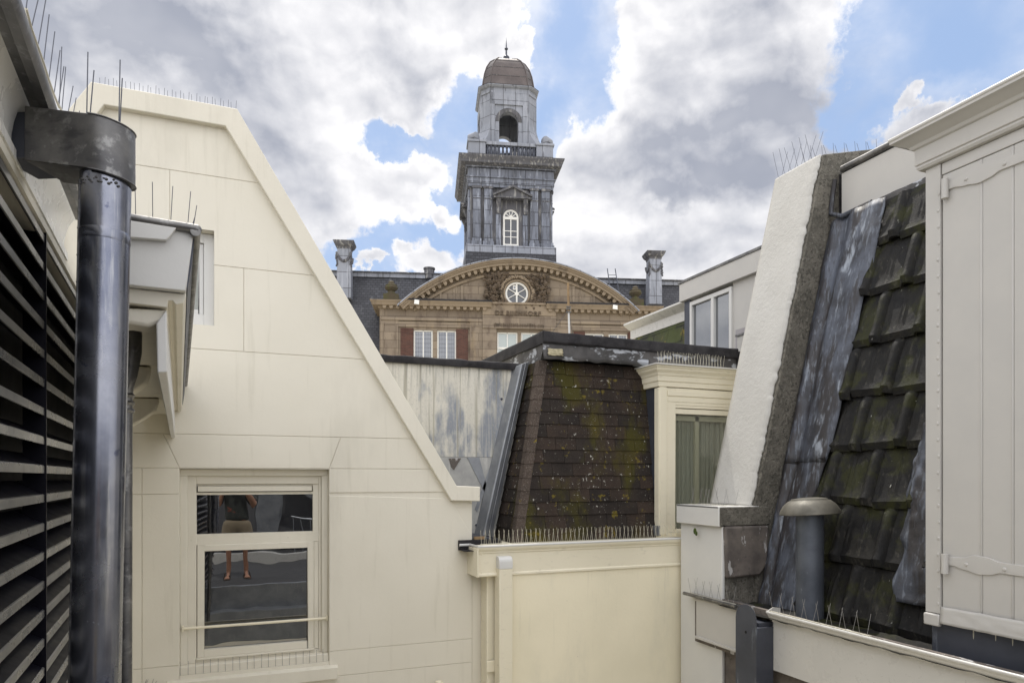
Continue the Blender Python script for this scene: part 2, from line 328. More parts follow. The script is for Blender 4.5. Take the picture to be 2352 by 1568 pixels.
# ================================================================ setting
gm = MB(); gm.poly([(-150, -60, -EYE), (150, -60, -EYE), (150, 260, -EYE), (-150, 260, -EYE)]); build('ground', gm, M['paving'], kind='structure')
gm = MB(); gm.box(G0, -.60, 3.95, 1.26, 5.79, -2.5, -2.36); build('court_bounce_slab', gm, M['paving'], kind='structure')  # added pale slab below the view, bounces sunlight up onto the court walls
gm = MB(); gm.box(G0, -.55, 3.3, -4.6, 0.9, -1.95, -1.66); build('roof_terrace', gm, M['deck'], kind='structure')

def clip(poly, a, b, c):
    """keep a*x + b*z <= c"""
    out = []
    for i in range(len(poly)):
        p, q = poly[i], poly[(i + 1) % len(poly)]; dp = a * p[0] + b * p[1] - c; dq = a * q[0] + b * q[1] - c
        if dp <= 0: out.append(p)
        if (dp < 0) != (dq < 0) and abs(dp - dq) > 1e-12: t = dp / (dp - dq); out.append((p[0] + (q[0] - p[0]) * t, p[1] + (q[1] - p[1]) * t))
    return out
def inset(poly, d):
    out = list(poly); n = len(poly); A = sum(poly[i][0] * poly[(i + 1) % n][1] - poly[(i + 1) % n][0] * poly[i][1] for i in range(n))
    s = 1 if A > 0 else -1
    for i in range(n):
        p, q = poly[i], poly[(i + 1) % n]; dx, dz = q[0] - p[0], q[1] - p[1]; L = math.hypot(dx, dz)
        if L < 1e-6: continue
        a, b = s * dz / L, -s * dx / L; out = clip(out, a, b, a * p[0] + b * p[1] - d)
        if not out: break
    return out

# ================================================================ gable house: cream rendered gable wall facing the camera
GY = 5.80
def gp(px, py, v=GY): return G0.onv(px, py, v)
gh = thing('gable_house', 'cream plastered gable house with a broad sloping coping, left of the tower', 'house', (0.3, GY + .3, -EYE))
TL, TR = gp(212, 200), gp(545, 255); topw = (TL[1] + TR[1]) / 2; KN = gp(1045, 1115)
sx_, sz_ = KN[0] - TR[0], topw - KN[1]
LB = (TL[0] - sx_ * 1.2, topw - sz_ * 1.2)
IW = 0.15; ang = math.atan2(sz_, sx_); dxi = IW / math.sin(ang); hx = IW / math.tan(ang) ; kx = dxi - IW / math.tan(ang)
ITL, ITR = (TL[0] + kx, topw - IW), (TR[0] - kx, topw - IW)
kb = gp(1098, 1117); kc = gp(1098, 1150); kd = gp(1033, 1149)
ILB = (LB[0] + dxi, LB[1])
cp = MB()
segs = [[LB, (TL[0], topw), ITL, ILB], [(TL[0], topw), (TR[0], topw), ITR, ITL], [(TR[0], topw), KN, kd, ITR], [KN, kb, kc, kd]]
for q in segs: cp.pv(G0, q, GY - .055, GY + .28)
build('coping', cp, M['cream'], gh, bevel=.006)
xr = kc[0] - .055; zk = kc[1]
xlow = gp(1113, 1400)[0]; zgut = gp(1085, 1256)[1]
outline = [(ILB[0] - .1, -EYE), (xr, -EYE), (xr, zk + .02), (kd[0], kd[1] + .02), (ITR[0] + .02, ITR[1] + .02), (ITL[0] - .02, ITL[1] + .02), (ILB[0] - .1, ILB[1])]
base = MB(); base.pv(G0, outline, GY + .008, GY + 4.0)
base.pv(G0, [(xr + .001, -EYE), (xlow, -EYE), (xlow, zgut), (xr + .001, zgut)], GY + .004, GY + .35)
rows = [(590, 420), (712, 632), (835, 825), (600, 1000), (800, 1076), (800, 1131), (800, 1491.5), (800, 1549)]
Z = [gp(*q)[1] for q in rows]
seams = {1: [390], 2: [560], 4: [], 5: [326], 6: [326], 7: [326], 8: [326]}
WL, WR = gp(412, 1100)[0], gp(756, 1100)[0]
WT, WB = gp(756, 1077)[1], gp(770, 1500)[1]
pan = MB(); GAP = .0013
edges = [5.0] + Z + [-EYE]
for i in range(len(edges) - 1):
    r = clip(clip(outline, 0, 1, edges[i]), 0, -1, -edges[i + 1])
    cuts = [gp(px, 900)[0] for px in seams.get(i, [])]
    if i >= 5 and i <= 7: cuts += [WL, WR]
    if i == 4:
        a0, a1 = gp(375, 997)[0], gp(783, 997)[0]; h = edges[4] - edges[5]
        def sideclip(poly, x0, x1, sgn):      # line from (x0, top) to (x1, bottom)
            dx, dz = x1 - x0, -h; n = (-dz, dx); L = math.hypot(*n); n = (n[0] / L, n[1] / L)
            return clip(poly, sgn * n[0], sgn * n[1], sgn * (n[0] * x0 + n[1] * edges[4]))
        pcs = [sideclip(r, a0, WL, 1), sideclip(sideclip(r, a0, WL, -1), a1, WR, 1), sideclip(r, a1, WR, -1)]
    else:
        cuts = sorted(cuts); pcs = []; rest = r
        for c in cuts: pcs.append(clip(rest, 1, 0, c)); rest = clip(rest, -1, 0, -c)
        pcs.append(rest)
    for p in pcs:
        if len(p) < 3: continue
        a, b = inset(p, GAP), inset(p, GAP + .003)
        if len(a) >= 3 and len(b) == len(a):
            pan.loft([[G0.P(u, GY + .0125, w) for u, w in a], [G0.P(u, GY + .003, w) for u, w in a], [G0.P(u, GY, w) for u, w in b]])
        elif len(a) >= 3: pan.pv(G0, a, GY, GY + .0125)
# openings
UL, URr = gp(380, 650)[0], gp(492, 650)[0]; UT, UB = gp(492, 530)[1], gp(492, 748)[1]
cut = MB(); cut.box(G0, WL, WR, GY - .2, GY + .5, WB - .06, WT); cut.box(G0, UL, URr, GY - .2, GY + .5, UB, UT)
build('wall', base, M['cream'], gh, cut=cut)
build('wall_panels', pan, M['cream'], gh, cut=cut, smooth=20)
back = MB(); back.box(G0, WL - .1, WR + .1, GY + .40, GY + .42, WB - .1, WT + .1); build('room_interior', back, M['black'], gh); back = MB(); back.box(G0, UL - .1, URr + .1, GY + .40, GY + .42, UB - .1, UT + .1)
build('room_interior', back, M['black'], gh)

def frame(mb, fr, u0, u1, w0, w1, v0, v1, fw, fb=None):
    fb = fb or fw
    mb.box(fr, u0, u0 + fw, v0, v1, w0, w1); mb.box(fr, u1 - fw, u1, v0, v1, w0, w1)
    mb.box(fr, u0 + fw, u1 - fw, v0, v1, w1 - fw, w1); mb.box(fr, u0 + fw, u1 - fw, v0, v1, w0, w0 + fb)
# main window
GV = GY + .14
gu = lambda px, py: G0.onv(px, py, GV)
a0, a1 = gu(452, 1180)[0], gu(718, 1180)[0]; at, ab = gu(452, 1136)[1], gu(452, 1226)[1]
b0, b1 = gu(469.5, 1300)[0], gu(707, 1300)[0]; bt, bb = gu(469.5, 1263)[1], gu(469.5, 1489)[1]
wf = MB()
VF = GV - .035
wf.box(G0, WL + .001, b0 - .055, VF, GV + .05, WB, WT); wf.box(G0, a1 + .045, WR - .001, VF, GV + .05, WB, WT)
wf.box(G0, b0 - .055, a1 + .045, VF, GV + .05, at + .085, WT - .001)
wf.box(G0, b0 - .055, a1 + .045, VF, GV + .05, WB - .055, bb - .075)
wf.box(G0, WL + .001, WR - .001, GY + .075, VF, WT - .055, WT - .002)
wf.box(G0, WL + .001, WL + .05, GY + .075, VF, WB, WT - .055); wf.box(G0, WR - .05, WR - .001, GY + .075, VF, WB, WT - .055)
wn = build('window', wf, M['cream'], gh, bevel=.004)
sf = MB()
sf.box(G0, b0 - .055, a0, VF + .012, GV + .04, ab, at + .085); sf.box(G0, a1, a1 + .045, VF + .012, GV + .04, ab, at + .085)
sf.box(G0, a0, a1, VF + .012, GV + .04, at, at + .02); sf.box(G0, a0 + .01, a1 - .01, VF - .012, GV + .03, at + .027, at + .068); sf.box(G0, a0, a1, VF + .02, GV + .04, at + .07, at + .085)
sf.box(G0, b0 - .055, a1 + .045, VF + .004, GV + .04, bt + .045, ab)
build('transom_sash', sf, M['cream'], wn, bevel=.003)
sf = MB(); frame(sf, G0, b0 - .05, b1 + .045, bb - .06, bt + .045, VF - .004, GV + .03, .05, .06)
sf.box(G0, b0 - .055, b1 + .05, VF - .02, GV + .02, bb - .075, bb - .06)
sf.box(G0, b1 + .047, a1 + .044, VF + .006, GV + .04, bb - .07, bt + .043)
build('casement', sf, M['cream'], wn, bevel=.003)
pn = MB(); pn.box(G0, a0 - .01, a1 + .01, GV, GV + .006, ab - .01, at + .01); build('pane', pn, M['glass'], wn)
pn = MB(); pn.box(G0, b0 - .02, b1 + .02, GV, GV + .006, bb - .02, bt + .02); build('pane', pn, M['glass'], wn)
br = MB(); z_ = G0.onv(435, 1442, GY + .06)
br.tube([G0.P(WL + .02, GY + .06, z_[1]), G0.P(WR - .012, GY + .06, z_[1])], .011, 12)
for u in (WL + .02, WR - .012): br.box(G0, u - .006, u + .006, GY + .045, GY + .075, z_[1] - .02, z_[1] + .02)
build('safety_bar', br, M['creampaint'], wn)
sl = MB(); s0 = gp(383, 1568)[0]; s1 = gp(775, 1527)[0]; sz0 = gp(775, 1527)[1]
sl.prism([G0.P(s0, GY - .05, sz0), G0.P(s0, GY + .10, sz0 + .03), G0.P(s0, GY + .10, sz0 - .10), G0.P(s0, GY - .05, sz0 - .10)], G0.u * (s1 - s0)); sl.box(G0, WL, WR, GY + .02, GY + .3, sz0 - .1, max(sz0 + .03, WB - .0))
build('window_sill', sl, M['cream'], wn, bevel=.006)
# small side window, half behind the eaves
wf = MB(); frame(wf, G0, UL + .002, URr - .002, UB + .002, UT - .002, GY + .09, GY + .16, .075, .10)
frame(wf, G0, UL + .08, URr - .08, UB + .105, UT - .08, GY + .11, GY + .15, .035)
w2 = build('window', wf, M['white'], gh, bevel=.004)
pn = MB(); pn.box(G0, UL + .1, URr - .1, GY + .13, GY + .135, UB + .12, UT - .1); build('pane', pn, M['curtainglass'], w2)

# ================================================================ bird spikes
def spikes(p0, p1, n, length, label, at=None, across=Vector((0, -1, 0)), spread=.16, r=.0011, m='wire', pattern=(-1, 1), tilt=0.0, basew=.018, jit=.25, group='strips of bird spikes'):
    p0, p1 = Vector(p0), Vector(p1); d = p1 - p0; L = d.length; dn = d.normalized()
    t = thing('bird_spike_strip', label, 'bird spikes', (p0 + p1) / 2, group)
    b = MB(); up = dn.cross(across).normalized()
    if up.z < 0: up = -up
    b.prism([p0 + across * basew / 2, p0 - across * basew / 2, p0 - across * basew / 2 + up * .003, p0 + across * basew / 2 + up * .003], d)
    build('base_rail', b, M['bone'], t)
    for i in range(n):
        w = MB()
        c = p0 + d * ((i + .5) / n); k = pattern[i % len(pattern)]
        a = random.uniform(-jit, jit) * spread
        tip = c + (up + across * k * spread + dn * (a + tilt + spread * .4 * (1 if i % 2 else -1))).normalized() * length * random.uniform(.93, 1.03)
        w.tube([c, tip], r, 4); build('spike', w, M[m], t, smooth=0)
    return t
e1 = G0.P(TL[0] + .02, GY + .1, topw + .002); e2 = G0.P(TR[0] - .0, GY + .1, topw + .002)
spikes(e1, e2, 34, .13, 'row of thin bird spikes along the top of the cream gable', across=Vector((0, -1, 0)), spread=.10, m='wiredark', r=.0014)
spikes(G0.P(WL - .02, GY + .01, sz0 + .016), G0.P(WR - .02, GY + .01, sz0 + .016), 21, .13, 'bird spikes on the sill of the cream gable window', spread=.04, m='wiredark', pattern=(0,), r=.0011)
spikes(G0.P(gp(322, 1568)[0], GY - .02, gp(322, 1590)[1]), G0.P(gp(345, 1568)[0], GY - .02, gp(345, 1590)[1]), 5, .11, 'few bird spikes at the bottom corner beside the cream window', spread=.5, m='wiredark', pattern=(0,), jit=1)
nub = MB(); q = G0.onv(1008, 1566, GY - .09)
nub.lathe([(.0, 0), (.035, 0), (.038, .01), (.03, .03), (.0, .04)], G0.P(q[0], GY - .09, q[1] - .02), 16); nub.tube([G0.P(q[0], GY - .09, q[1] - .3), G0.P(q[0], GY - .09, q[1] - .01)], .03, 14)
for w_ in (.2, .1): nub.box(G0, q[0] - .01, q[0] + .01, GY - .08, GY + .01, q[1] - w_ - .01, q[1] - w_)
tagit(build('vent_pipe', nub, M['creampaint']), 'small cream vent pipe at the lower edge of the gable wall', 'vent pipe')

# ================================================================ left house with louvred wall
S = .70; UW = -.35
lh = thing('louvre_house', 'near house at far left, white cove eaves over a black louvred wall', 'house', LF.P(-1.5, 3, -EYE))
t_end = LF.onv(0, 0, 1)  # dummy
TG = 5.86
wl = MB(); ltop = LF.onu(175, 655, UW)[1]
wl.box(LF, UW - 3.0, UW - .10, .45, TG + .5, -EYE, ltop + .05)
wl.box(LF, UW - .10, UW, 4.6, TG, -EYE, ltop + .3); wl.box(LF, UW - .10, UW, 2.7, 4.6, ltop + .004, ltop + .3)
build('wall', wl, M['cream'], lh)
# cove and eaves above the louvres
gin = LF.onu(94, 246, -.30); gout = LF.onu(125, 252, -.266)
cv = MB(); prof = [(UW - .1, ltop + .005), (UW + .012, ltop + .005), (UW + .012, ltop + .03), (UW, ltop + .04)]
zc = gin[1]
for k in range(7): a = k / 6 * math.pi / 2; prof.append((UW + .055 * (1 - math.cos(a)), ltop + .04 + (zc - ltop - .05) * math.sin(a)))
prof += [(-.29, zc), (-.29, zc + .05), (UW - .1, zc + .05)]
cv.sweep(prof, LF.P(0, .4, 0), LF.P(0, 2.72, 0), LF.u); build('cove_eaves', cv, M['cove'], lh)
gt = MB(); zo = gout[1]
gt.sweep([(-.292, zo - .012), (-.272, zo - .016), (-.264, zo - .004), (-.264, zo + .016), (-.274, zo + .022), (-.29, zo + .018), (-.40, zo + .02), (-.40, zo + .002), (-.292, zo + .002)], LF.P(0, .4, 0), LF.P(0, 2.72, 0), LF.u)
build('gutter', gt, M['hopper'], lh)
rf = MB(); rf.prism([LF.P(-.36, .4, zo + .02), LF.P(-.36, TG, zo + .02), LF.P(-2.6, TG, zo + .5), LF.P(-2.6, .4, zo + .5)], UP * -.05); build('roof', rf, M['felt'], lh)
# louvres: frame, mullion, blades
lf = MB()
lf.box(LF, UW - .06, UW + .008, .45, 4.6, ltop - .022, ltop + .004)
lf.box(LF, UW - .06, UW + .008, 4.55, 4.6, -1.9, ltop - .0225)
build('louvre_frame', lf, M['cream'], lh)
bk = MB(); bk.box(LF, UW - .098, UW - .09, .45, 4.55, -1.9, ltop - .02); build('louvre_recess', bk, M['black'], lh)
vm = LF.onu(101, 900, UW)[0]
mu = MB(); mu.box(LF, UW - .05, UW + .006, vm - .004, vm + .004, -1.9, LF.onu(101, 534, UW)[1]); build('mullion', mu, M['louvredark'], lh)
z1 = LF.onu(101, 1195, UW)[1]; z2 = LF.onu(101, 965, UW)[1]
pitch = (z2 - z1) / 3.5
pitch = abs(LF.onu(101, 1298, UW)[1] - LF.onu(101, 1100, UW)[1]) / 3
nsl = 0; z = ltop - .03
while z > -1.5:
    for (va, vb) in ((.45, vm - .005), (vm + .005, 4.55)):
        lip = .0215; m_ = MB()
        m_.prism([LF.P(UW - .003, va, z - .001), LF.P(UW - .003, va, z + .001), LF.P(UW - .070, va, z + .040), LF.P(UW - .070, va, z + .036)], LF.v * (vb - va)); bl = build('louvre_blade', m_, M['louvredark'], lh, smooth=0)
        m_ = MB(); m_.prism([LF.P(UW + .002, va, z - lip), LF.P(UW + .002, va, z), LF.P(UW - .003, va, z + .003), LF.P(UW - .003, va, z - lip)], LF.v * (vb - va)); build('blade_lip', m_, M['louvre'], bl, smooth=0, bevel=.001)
    z -= pitch; nsl += 1
print('blades', nsl, 'pitch', pitch)

# big cornice of the far eaves, seen from below, running to the gable wall
T1 = 2.19
def lp(px, py, v=T1): return LF.onv(px, py, v)
def ext(name, pxs, v0, v1, m, bevel=.003, at=T1):
    mb = MB(); mb.pv(LF, [lp(*q, at) for q in pxs], v0, v1); return build(name, mb, m, lh, bevel=bevel)
ZT = lp(458, 535)[1]
ext('cornice_box', [(180, 488), (445, 530), (437, 590), (427, 668), (180, 642)], T1, TG, M['white'])
ext('crown_moulding', [(180, 493), (405, 528), (390, 548), (382, 556), (180, 541)], T1 - .02, T1 - .0005, M['white'], .002)
ext('bed_moulding', [(180, 643), (421, 669), (426, 668.6), (428, 676), (421, 690), (404, 694), (396, 684), (386, 684), (384, 700), (180, 676)], T1 + .03, TG, M['cream'], .002)
ext('frieze_block', [(358, 735), (382, 703), (384, 850), (360, 852)], T1 + .04, TG, M['white'], .004)
# console carved under the soffit
cs = MB()
prof = [lp(*q) for q in [(180, 690), (384, 702), (383, 740), (362, 734), (340, 742), (300, 735), (180, 735)]]
cs.pv(LF, prof, T1 + .05, T1 + .16); build('console', cs, M['cream'], lh, bevel=.01)
sf_ = MB(); sf_.pv(LF, [lp(*q) for q in [(180, 690), (383, 702), (383, 708), (180, 696)]], T1 + .16, TG); build('soffit', sf_, M['cream'], lh)
cs = MB()
for va, dz in ((3.3, 0), (4.6, 0)):
    pr = [(UW, ZT - .48), (UW + .06, ZT - .45), (UW + .10, ZT - .40), (UW + .16, ZT - .36), (UW + .22, ZT - .31), (UW + .24, ZT - .24), (UW, ZT - .24)]
    cs = MB(); cs.prism([LF.P(a, va, b) for a, b in pr], LF.v * .14); build('bracket', cs, M['cream'], lh, bevel=.008)
lg = MB(); A = LF.P(lp(454, 540)[0], T1, lp(454, 540)[1]); B = LF.P(lp(454, 540)[0], TG - .06, lp(454, 540)[1])
lg.tube([LF.P(*[lp(180, 475)[0], T1 - .01, lp(180, 484)[1]]), LF.P(lp(450, 528)[0], T1 - .01, lp(450, 528)[1])], .0125, 14)
lg.ball(LF.P(lp(451, 529)[0], T1 - .008, lp(451, 529)[1]), .0145, .0145, .0145)
lg.tube([LF.P(lp(449, 536)[0], T1 - .02, lp(449, 536)[1]), LF.P(lp(449, 536)[0], TG - .07, lp(449, 536)[1])], .014, 14)
build('gutter_lip', lg, M['hopper'], lh)
lg = MB(); lg.pv(LF, [lp(*q) for q in [(438, 540), (447, 537), (441, 600), (431, 660), (427, 650), (433, 600)]], T1 + .02, TG - .1); build('gutter_side', lg, M['leaddark'], lh)

# swan neck downpipe under the eaves
dp = MB(); q0 = lp(306, 770); pr = [(306, 752, 14), (307, 800, 15), (305, 850, 13), (298, 890, 9), (297, 905, 9)]
c = lambda px, py, v: LF.P(LF.onv(px, py, v)[0], v, LF.onv(px, py, v)[1])
TV = 2.55
k_ = TV / 1568 * .98
dp.tube([c(300, 740, TV), c(303, 770, TV), c(303, 810, TV), c(298, 860, TV), c(290, 890, TV), c(288, 920, TV), c(287, 1700, TV), c(287, 2400, TV)], [.030, .030, .029, .023, .021, .021, .021, .021], 20)
for y in (908, 925, 943): dp.lathe([(.0, -.007), (.024, -.007), (.028, 0), (.024, .007), (0, .007)], c(288, y, TV), 20)
tagit(build('downpipe', dp, M['hopper']), 'slim dark downpipe with three rings, half hidden behind the big zinc pipe', 'downpipe', 'downpipes')

# main zinc downpipe with its boxed outlet
PV = 1.85
def pc(px, py): u, w = G0.onv(px, py, PV); return G0.P(u, PV, w)
pt, pb = pc(244, 380), pc(219, 1568); dirp = (pb - pt).normalized()
rr = (pc(305, 600) - pc(183, 600)).length / 2 * .97
zp = thing('zinc_downpipe', 'thick shiny zinc downpipe in the left foreground with an oval box outlet on top', 'downpipe', (pt.x, PV, -1.6))
m_ = MB(); m_.tube([pt, pt + dirp * .9, pt + dirp * 1.7], rr, 48); build('pipe', m_, M['pipe'], zp, smooth=60)
m_ = MB(); m_.tube([pt + dirp * .16, pt + dirp * .165, pt + dirp * .18, pt + dirp * .185], [rr, rr * 1.018, rr * 1.018, rr], 48); build('joint_ring', m_, M['pipe'], zp, smooth=60)
m_ = MB(); s_ = Vector((rr * .35, -rr * .95, 0)); s_ = Vector((-rr * .93, -rr * .42, 0))
m_.tube([pt + s_ + dirp * .05, pt + s_ + dirp * 1.7], .0018, 6)
for i in range(22):
    m_.ball(pt + s_ * 1.012 + dirp * (.1 + .062 * i), .0022, .0022, .003, 6, 5)
build('seam', m_, M['hopper'], zp)
# outlet box: stadium shape running back to the wall
ztop = pc(250, 292).z; hb = .125
ctr = pt.copy(); R2 = rr * 1.14
wallc = LF.P(UW + .01, 1.98, 0)
ax = Vector((wallc.x - ctr.x, wallc.y - ctr.y, 0)); La = ax.length; ax.normalize(); nx = Vector((-ax.y, ax.x, 0))
loop = []
for k in range(25):
    a = -math.pi / 2 + math.pi * k / 24; loop.append(-ax * math.cos(a) * R2 + nx * math.sin(a) * R2)
loop = [q for q in loop] + [nx * R2 + ax * La * .72, -nx * R2 + ax * La * .72]
c0 = Vector((ctr.x, ctr.y, 0))
bx_ = MB()
drop = .028
def ring(z, k=1.0): return [c0 + q * k + UP * (z + (q.dot(ax)) * .16) for q in loop]
bx_.loft([ring(ztop - hb), ring(ztop - hb, 1.0), ring(ztop)], caps=True); build('outlet_box', bx_, M['hopper'], zp, smooth=50, bevel=.002)
slv = MB(); slv.prism([c0 + ax * La * .71 + nx * R2 * .9 + UP * (ztop - .01 + La * .7 * .16), c0 + ax * La * .71 - nx * R2 * .9 + UP * (ztop - .01 + La * .7 * .16), c0 + ax * La * .71 - nx * R2 * .9 + UP * (ztop - hb + .01 + La * .7 * .16), c0 + ax * La * .71 + nx * R2 * .9 + UP * (ztop - hb + .01 + La * .7 * .16)], ax * La * .3); build('outlet_sleeve', slv, M['leaddark'], zp)
def tb(z, r_):
    rim = MB(); rim.tube([c0 + q * 1.004 + UP * (z + q.dot(ax) * .16) for q in loop[:25]], r_, 6); build('box_rim', rim, M['hopper'], zp)
tb(ztop, .0022); tb(ztop - hb, .0022)
sol = MB()
for k in range(26):
    a = math.pi * (.95 + .75 * k / 25); rj = .002 + .0022 * abs(math.sin(k * 2.3)); sol.ball(Vector((ctr.x + math.cos(a) * rr, ctr.y + math.sin(a) * rr, ztop - hb - .022 + .006 * math.sin(k * 1.7) )), rj, rj, rj * .8, 6, 5)
build('solder_bead', sol, M['hopper'], zp)
# spikes over the box and gutters
def sp_free(name, label, pts, m='wiredark', r=.0012, top=None, group='strips of bird spikes'):
    t = thing('bird_spike_strip', label, 'bird spikes', pts[0][0], group); b = MB()
    for a, bb_ in pts:
        w = MB(); w.tube([a, bb_], r, 5); build('spike', w, M[m], t, smooth=0)
    b.tube([q[0] for q in pts] if len(pts) > 1 else [pts[0][0], pts[0][0] + Vector((.02, 0, 0))], .003, 5); build('base_rail', b, M['bone'], t)
def at_u(px, py, u): v, w = LF.onu(px, py, u); return LF.P(u, v, w)
def at_v(px, py, v): u, w = LF.onv(px, py, v); return LF.P(u, v, w)
pp = []
for (bx0, by0, tx, ty) in ((60, 20, 68, -40), (72, 66, 90, -10), (87, 108, 106, -5), (100, 145, 113, 34), (112, 184, 126, 73), (124, 218, 138, 116), (136, 248, 142, 108), (134, 240, 147, 153), (142, 256, 151, 154), (156, 262, 168, 198), (168, 264, 175, 225), (180, 270, 183, 255)):
    b_ = at_u(bx0, by0, -.28); b_ = b_; v_ = (b_.dot(LF.v)); pp.append((b_ - UP * .0, at_v(tx, ty, v_)))
sp_free('s', 'long bird spikes standing on the eaves gutter at far left', pp)
pp = []
for (bx0, by0, tx, ty) in ((199, 285, 202, 120), (205, 288, 216, 162), (273, 292, 276, 138), (275, 296, 281, 180)):
    u, w = G0.onv(bx0, by0, PV + .02); u2, w2_ = G0.onv(tx, ty, PV + .02); pp.append((G0.P(u, PV + .02, w), G0.P(u2, PV + .02, w2_)))
sp_free('s', 'four tall bird spikes standing on the oval zinc outlet box', pp, r=.0014)
pp = []
for (bx0, by0, tx, ty) in ((312, 505, 310, 415), (351, 511, 350, 418), (392, 514, 397, 428), (431, 520, 438, 440), (444, 522, 452, 472), (440, 524, 447, 500)):
    pp.append((at_v(bx0, by0, T1 + .01), at_v(tx, ty, T1 + .01)))
sp_free('s', 'bird spikes on the short eaves gutter in front of the gable wall', pp, r=.0011)
# ================================================================ cream house in the middle: wall, gutter, shingled mansard, dormer, flat roof
FY = 5.55                       # face of its gutter board
ch = thing('cream_house', 'cream house behind the courtyard with brown shingled mansard roof and moss', 'house', (3, 6.2, -EYE))
fy = lambda px, py: G0.onv(px, py, FY)
xl = fy(1097, 1300)[0]; XR = 4.6
zt = (fy(1097, 1258)[1] + fy(1565, 1232)[1]) / 2; zb = (fy(1097, 1330)[1] + fy(1560, 1290)[1]) / 2
wm = MB(); wm.box(G0, xlow - .0, XR, GY - .02, 6.4, -EYE, zt - .03); wm.box(G0, G0.onv(1166, 1400, FY)[0], 3.99, FY + .012, GY - .021, -EYE, zb - .012)
build('wall', wm, M['yellowwall'], ch)
gw = MB(); FR = 3.99
prof = [(0, zb), (.012, zb - .012), (.024, zb - .004), (.024, zb + .012), (.012, zb + .022), (.012, zt - .07), (.02, zt - .06), (.02, zt - .05), (.035, zt - .035), (.045, zt - .02), (.045, zt - .006), (.038, zt), (-.10, zt), (-.10, zb)]
gw.loft([[G0.P(x, FY - o + .02, w) for o, w in prof] for x in (xl, FR)])
gw.box(G0, xl - .012, xl, FY - .03, GY + .001, zb - .008, zt - .02)
fb = build('gutter_board', gw, M['creampaint'], ch, bevel=.002)
sc_ = MB()
for y in (1272, 1314):
    q = G0.onv(1107, y, FY - .0); sc_.lathe([(.0, 0), (.008, .0), (.006, .004), (0, .005)], G0.P(q[0], FY + .009, q[1]), 10, axis=(0, -1, 0))
gl = MB(); gl.tube([G0.P(gp(1052, 1256)[0], GY - .045, zt - .005), G0.P(xl, GY - .045, zt - .005), G0.P(xl, FY - .02, zt - .003), G0.P(FR, FY - .02, zt + .002)], .011, 10)
build('gutter_lip', gl, M['white'], ch)
gb = MB(); gb.box(G0, gp(1052, 1256)[0], FR, FY + .07, 5.95, zt - .05, zt - .045); gb.box(G0, gp(1052, 1256)[0], xl + .3, GY - .04, GY + .4, zt - .04, zt + .035)
build('gutter_trough', gb, M['felt'], ch)
# flat pipes
def vbox(name, x0, x1, y, d, z0, z1, m, parent, bevel=.004):
    b = MB(); b.box(G0, x0, x1, y, y + d, z0, z1); return build(name, b, m, parent, bevel=bevel)
pz = fy(1150, 1276)[1]; px0, px1 = G0.onv(1147, 1400, FY - .07)[0], G0.onv(1178, 1400, FY - .07)[0]
dp2 = thing('square_downpipe', 'cream square downpipe with a rounded zinc top on the pale yellow wall', 'downpipe', (px0, FY, -EYE), 'downpipes')
b = MB(); pr = [(FY + .30, -EYE), (FY - .07, -EYE), (FY - .07, pz - .05)]
for k in range(6): a = k / 5 * math.pi / 2; pr.append((FY - .02 - .05 * math.cos(a), pz - .05 + .05 * math.sin(a)))
pr += [(FY + .05, pz), (FY + .05, pz - .3), (FY + .30, pz - .45)]
split = pz - .105
pA = [(v, w) for v, w in pr]
b.pu(G0, [(FY + .05, split), (FY - .07, split)] + pr[2:9] + [(FY + .05, pz)], px0, px1); build('zinc_elbow', b, M['white'], dp2, bevel=.003, label='small grey zinc cap on the pipe')
b = MB(); b.box(G0, px0 + .002, px1 - .002, FY - .068, FY + .06, -EYE, split); build('pipe', b, M['creampaint'], dp2, bevel=.006)
b = MB()
zc_ = G0.onv(1140, 1533, FY)[1]
b.box(G0, px0 - .07, px1 + .06, FY + .06, FY + .07, zc_ - .05, zc_ + .05); build('bracket', b, M['creampaint'], dp2, bevel=.004)
pil = MB(); pil.box(G0, G0.onv(1113, 1400, GY - .1)[0], px0 + .02, GY - .16, GY, -EYE, zb - .01); build('pilaster', pil, M['creampaint'], ch, bevel=.006)
sb = MB()
for px_, y in ((1107, 1272), (1107, 1314)):
    q = G0.onv(px_, y, FY + .005); sb = MB(); sb.lathe([(0, 0), (.009, 0), (.007, .005), (0, .006)], G0.P(q[0], FY + .009, q[1]), 10, axis=(0, -1, 0)); build('screw', sb, M['creampaint'], ch)

# zinc covered party wall
ZY = 6.50
zy = lambda px, py, v=ZY: G0.onv(px, py, v)
ztop_ = (zy(880, 818)[1] + zy(1195, 836)[1]) / 2; zmid = zy(1060, 1049)[1]
x0_, x1_ = 0.9, zy(1212, 900)[0] + .25
M['zincwall'] = mat('lime_streaked_zinc_sheet', (0.62, 0.595, 0.52), 0.5, .15, var=((0.54, 0.52, 0.45), 2.5, 0.6),
    layers=[((0.20, 0.225, 0.27), (2.2, 2.2, .8), .50, .60, .9), ((0.68, 0.65, 0.56), (20, 20, .5), .50, .62, .6), ((0.27, 0.25, 0.18), (26, 26, .6), .55, .66, .6), ((0.10, .10, .08), (30, 30, 1.2), .50, .62, .8, (1.25, .75)), ((0.40, .38, .33), (90, 90, 40), .52, .66, .5)], bump=[(2.0, .25, .02), ((3, 3, .5), .2, .02)])
M['zincdirty'] = mat('dirty_zinc_sheet', (0.42, 0.42, 0.40), 0.5, .15, var=((0.22, 0.22, 0.23), 3.5, 0.8), layers=[((0.10, 0.10, 0.105), (8, 8, 2), .56, .72, .7), ((0.58, .57, .54), (22, 22, 3), .55, .7, .6)], bump=[(6., .3, .01)])
zw = thing('metal_clad_wall', 'streaked pale zinc clad wall with a black felt top between the two houses', 'wall', G0.P(1.9, ZY, -EYE))
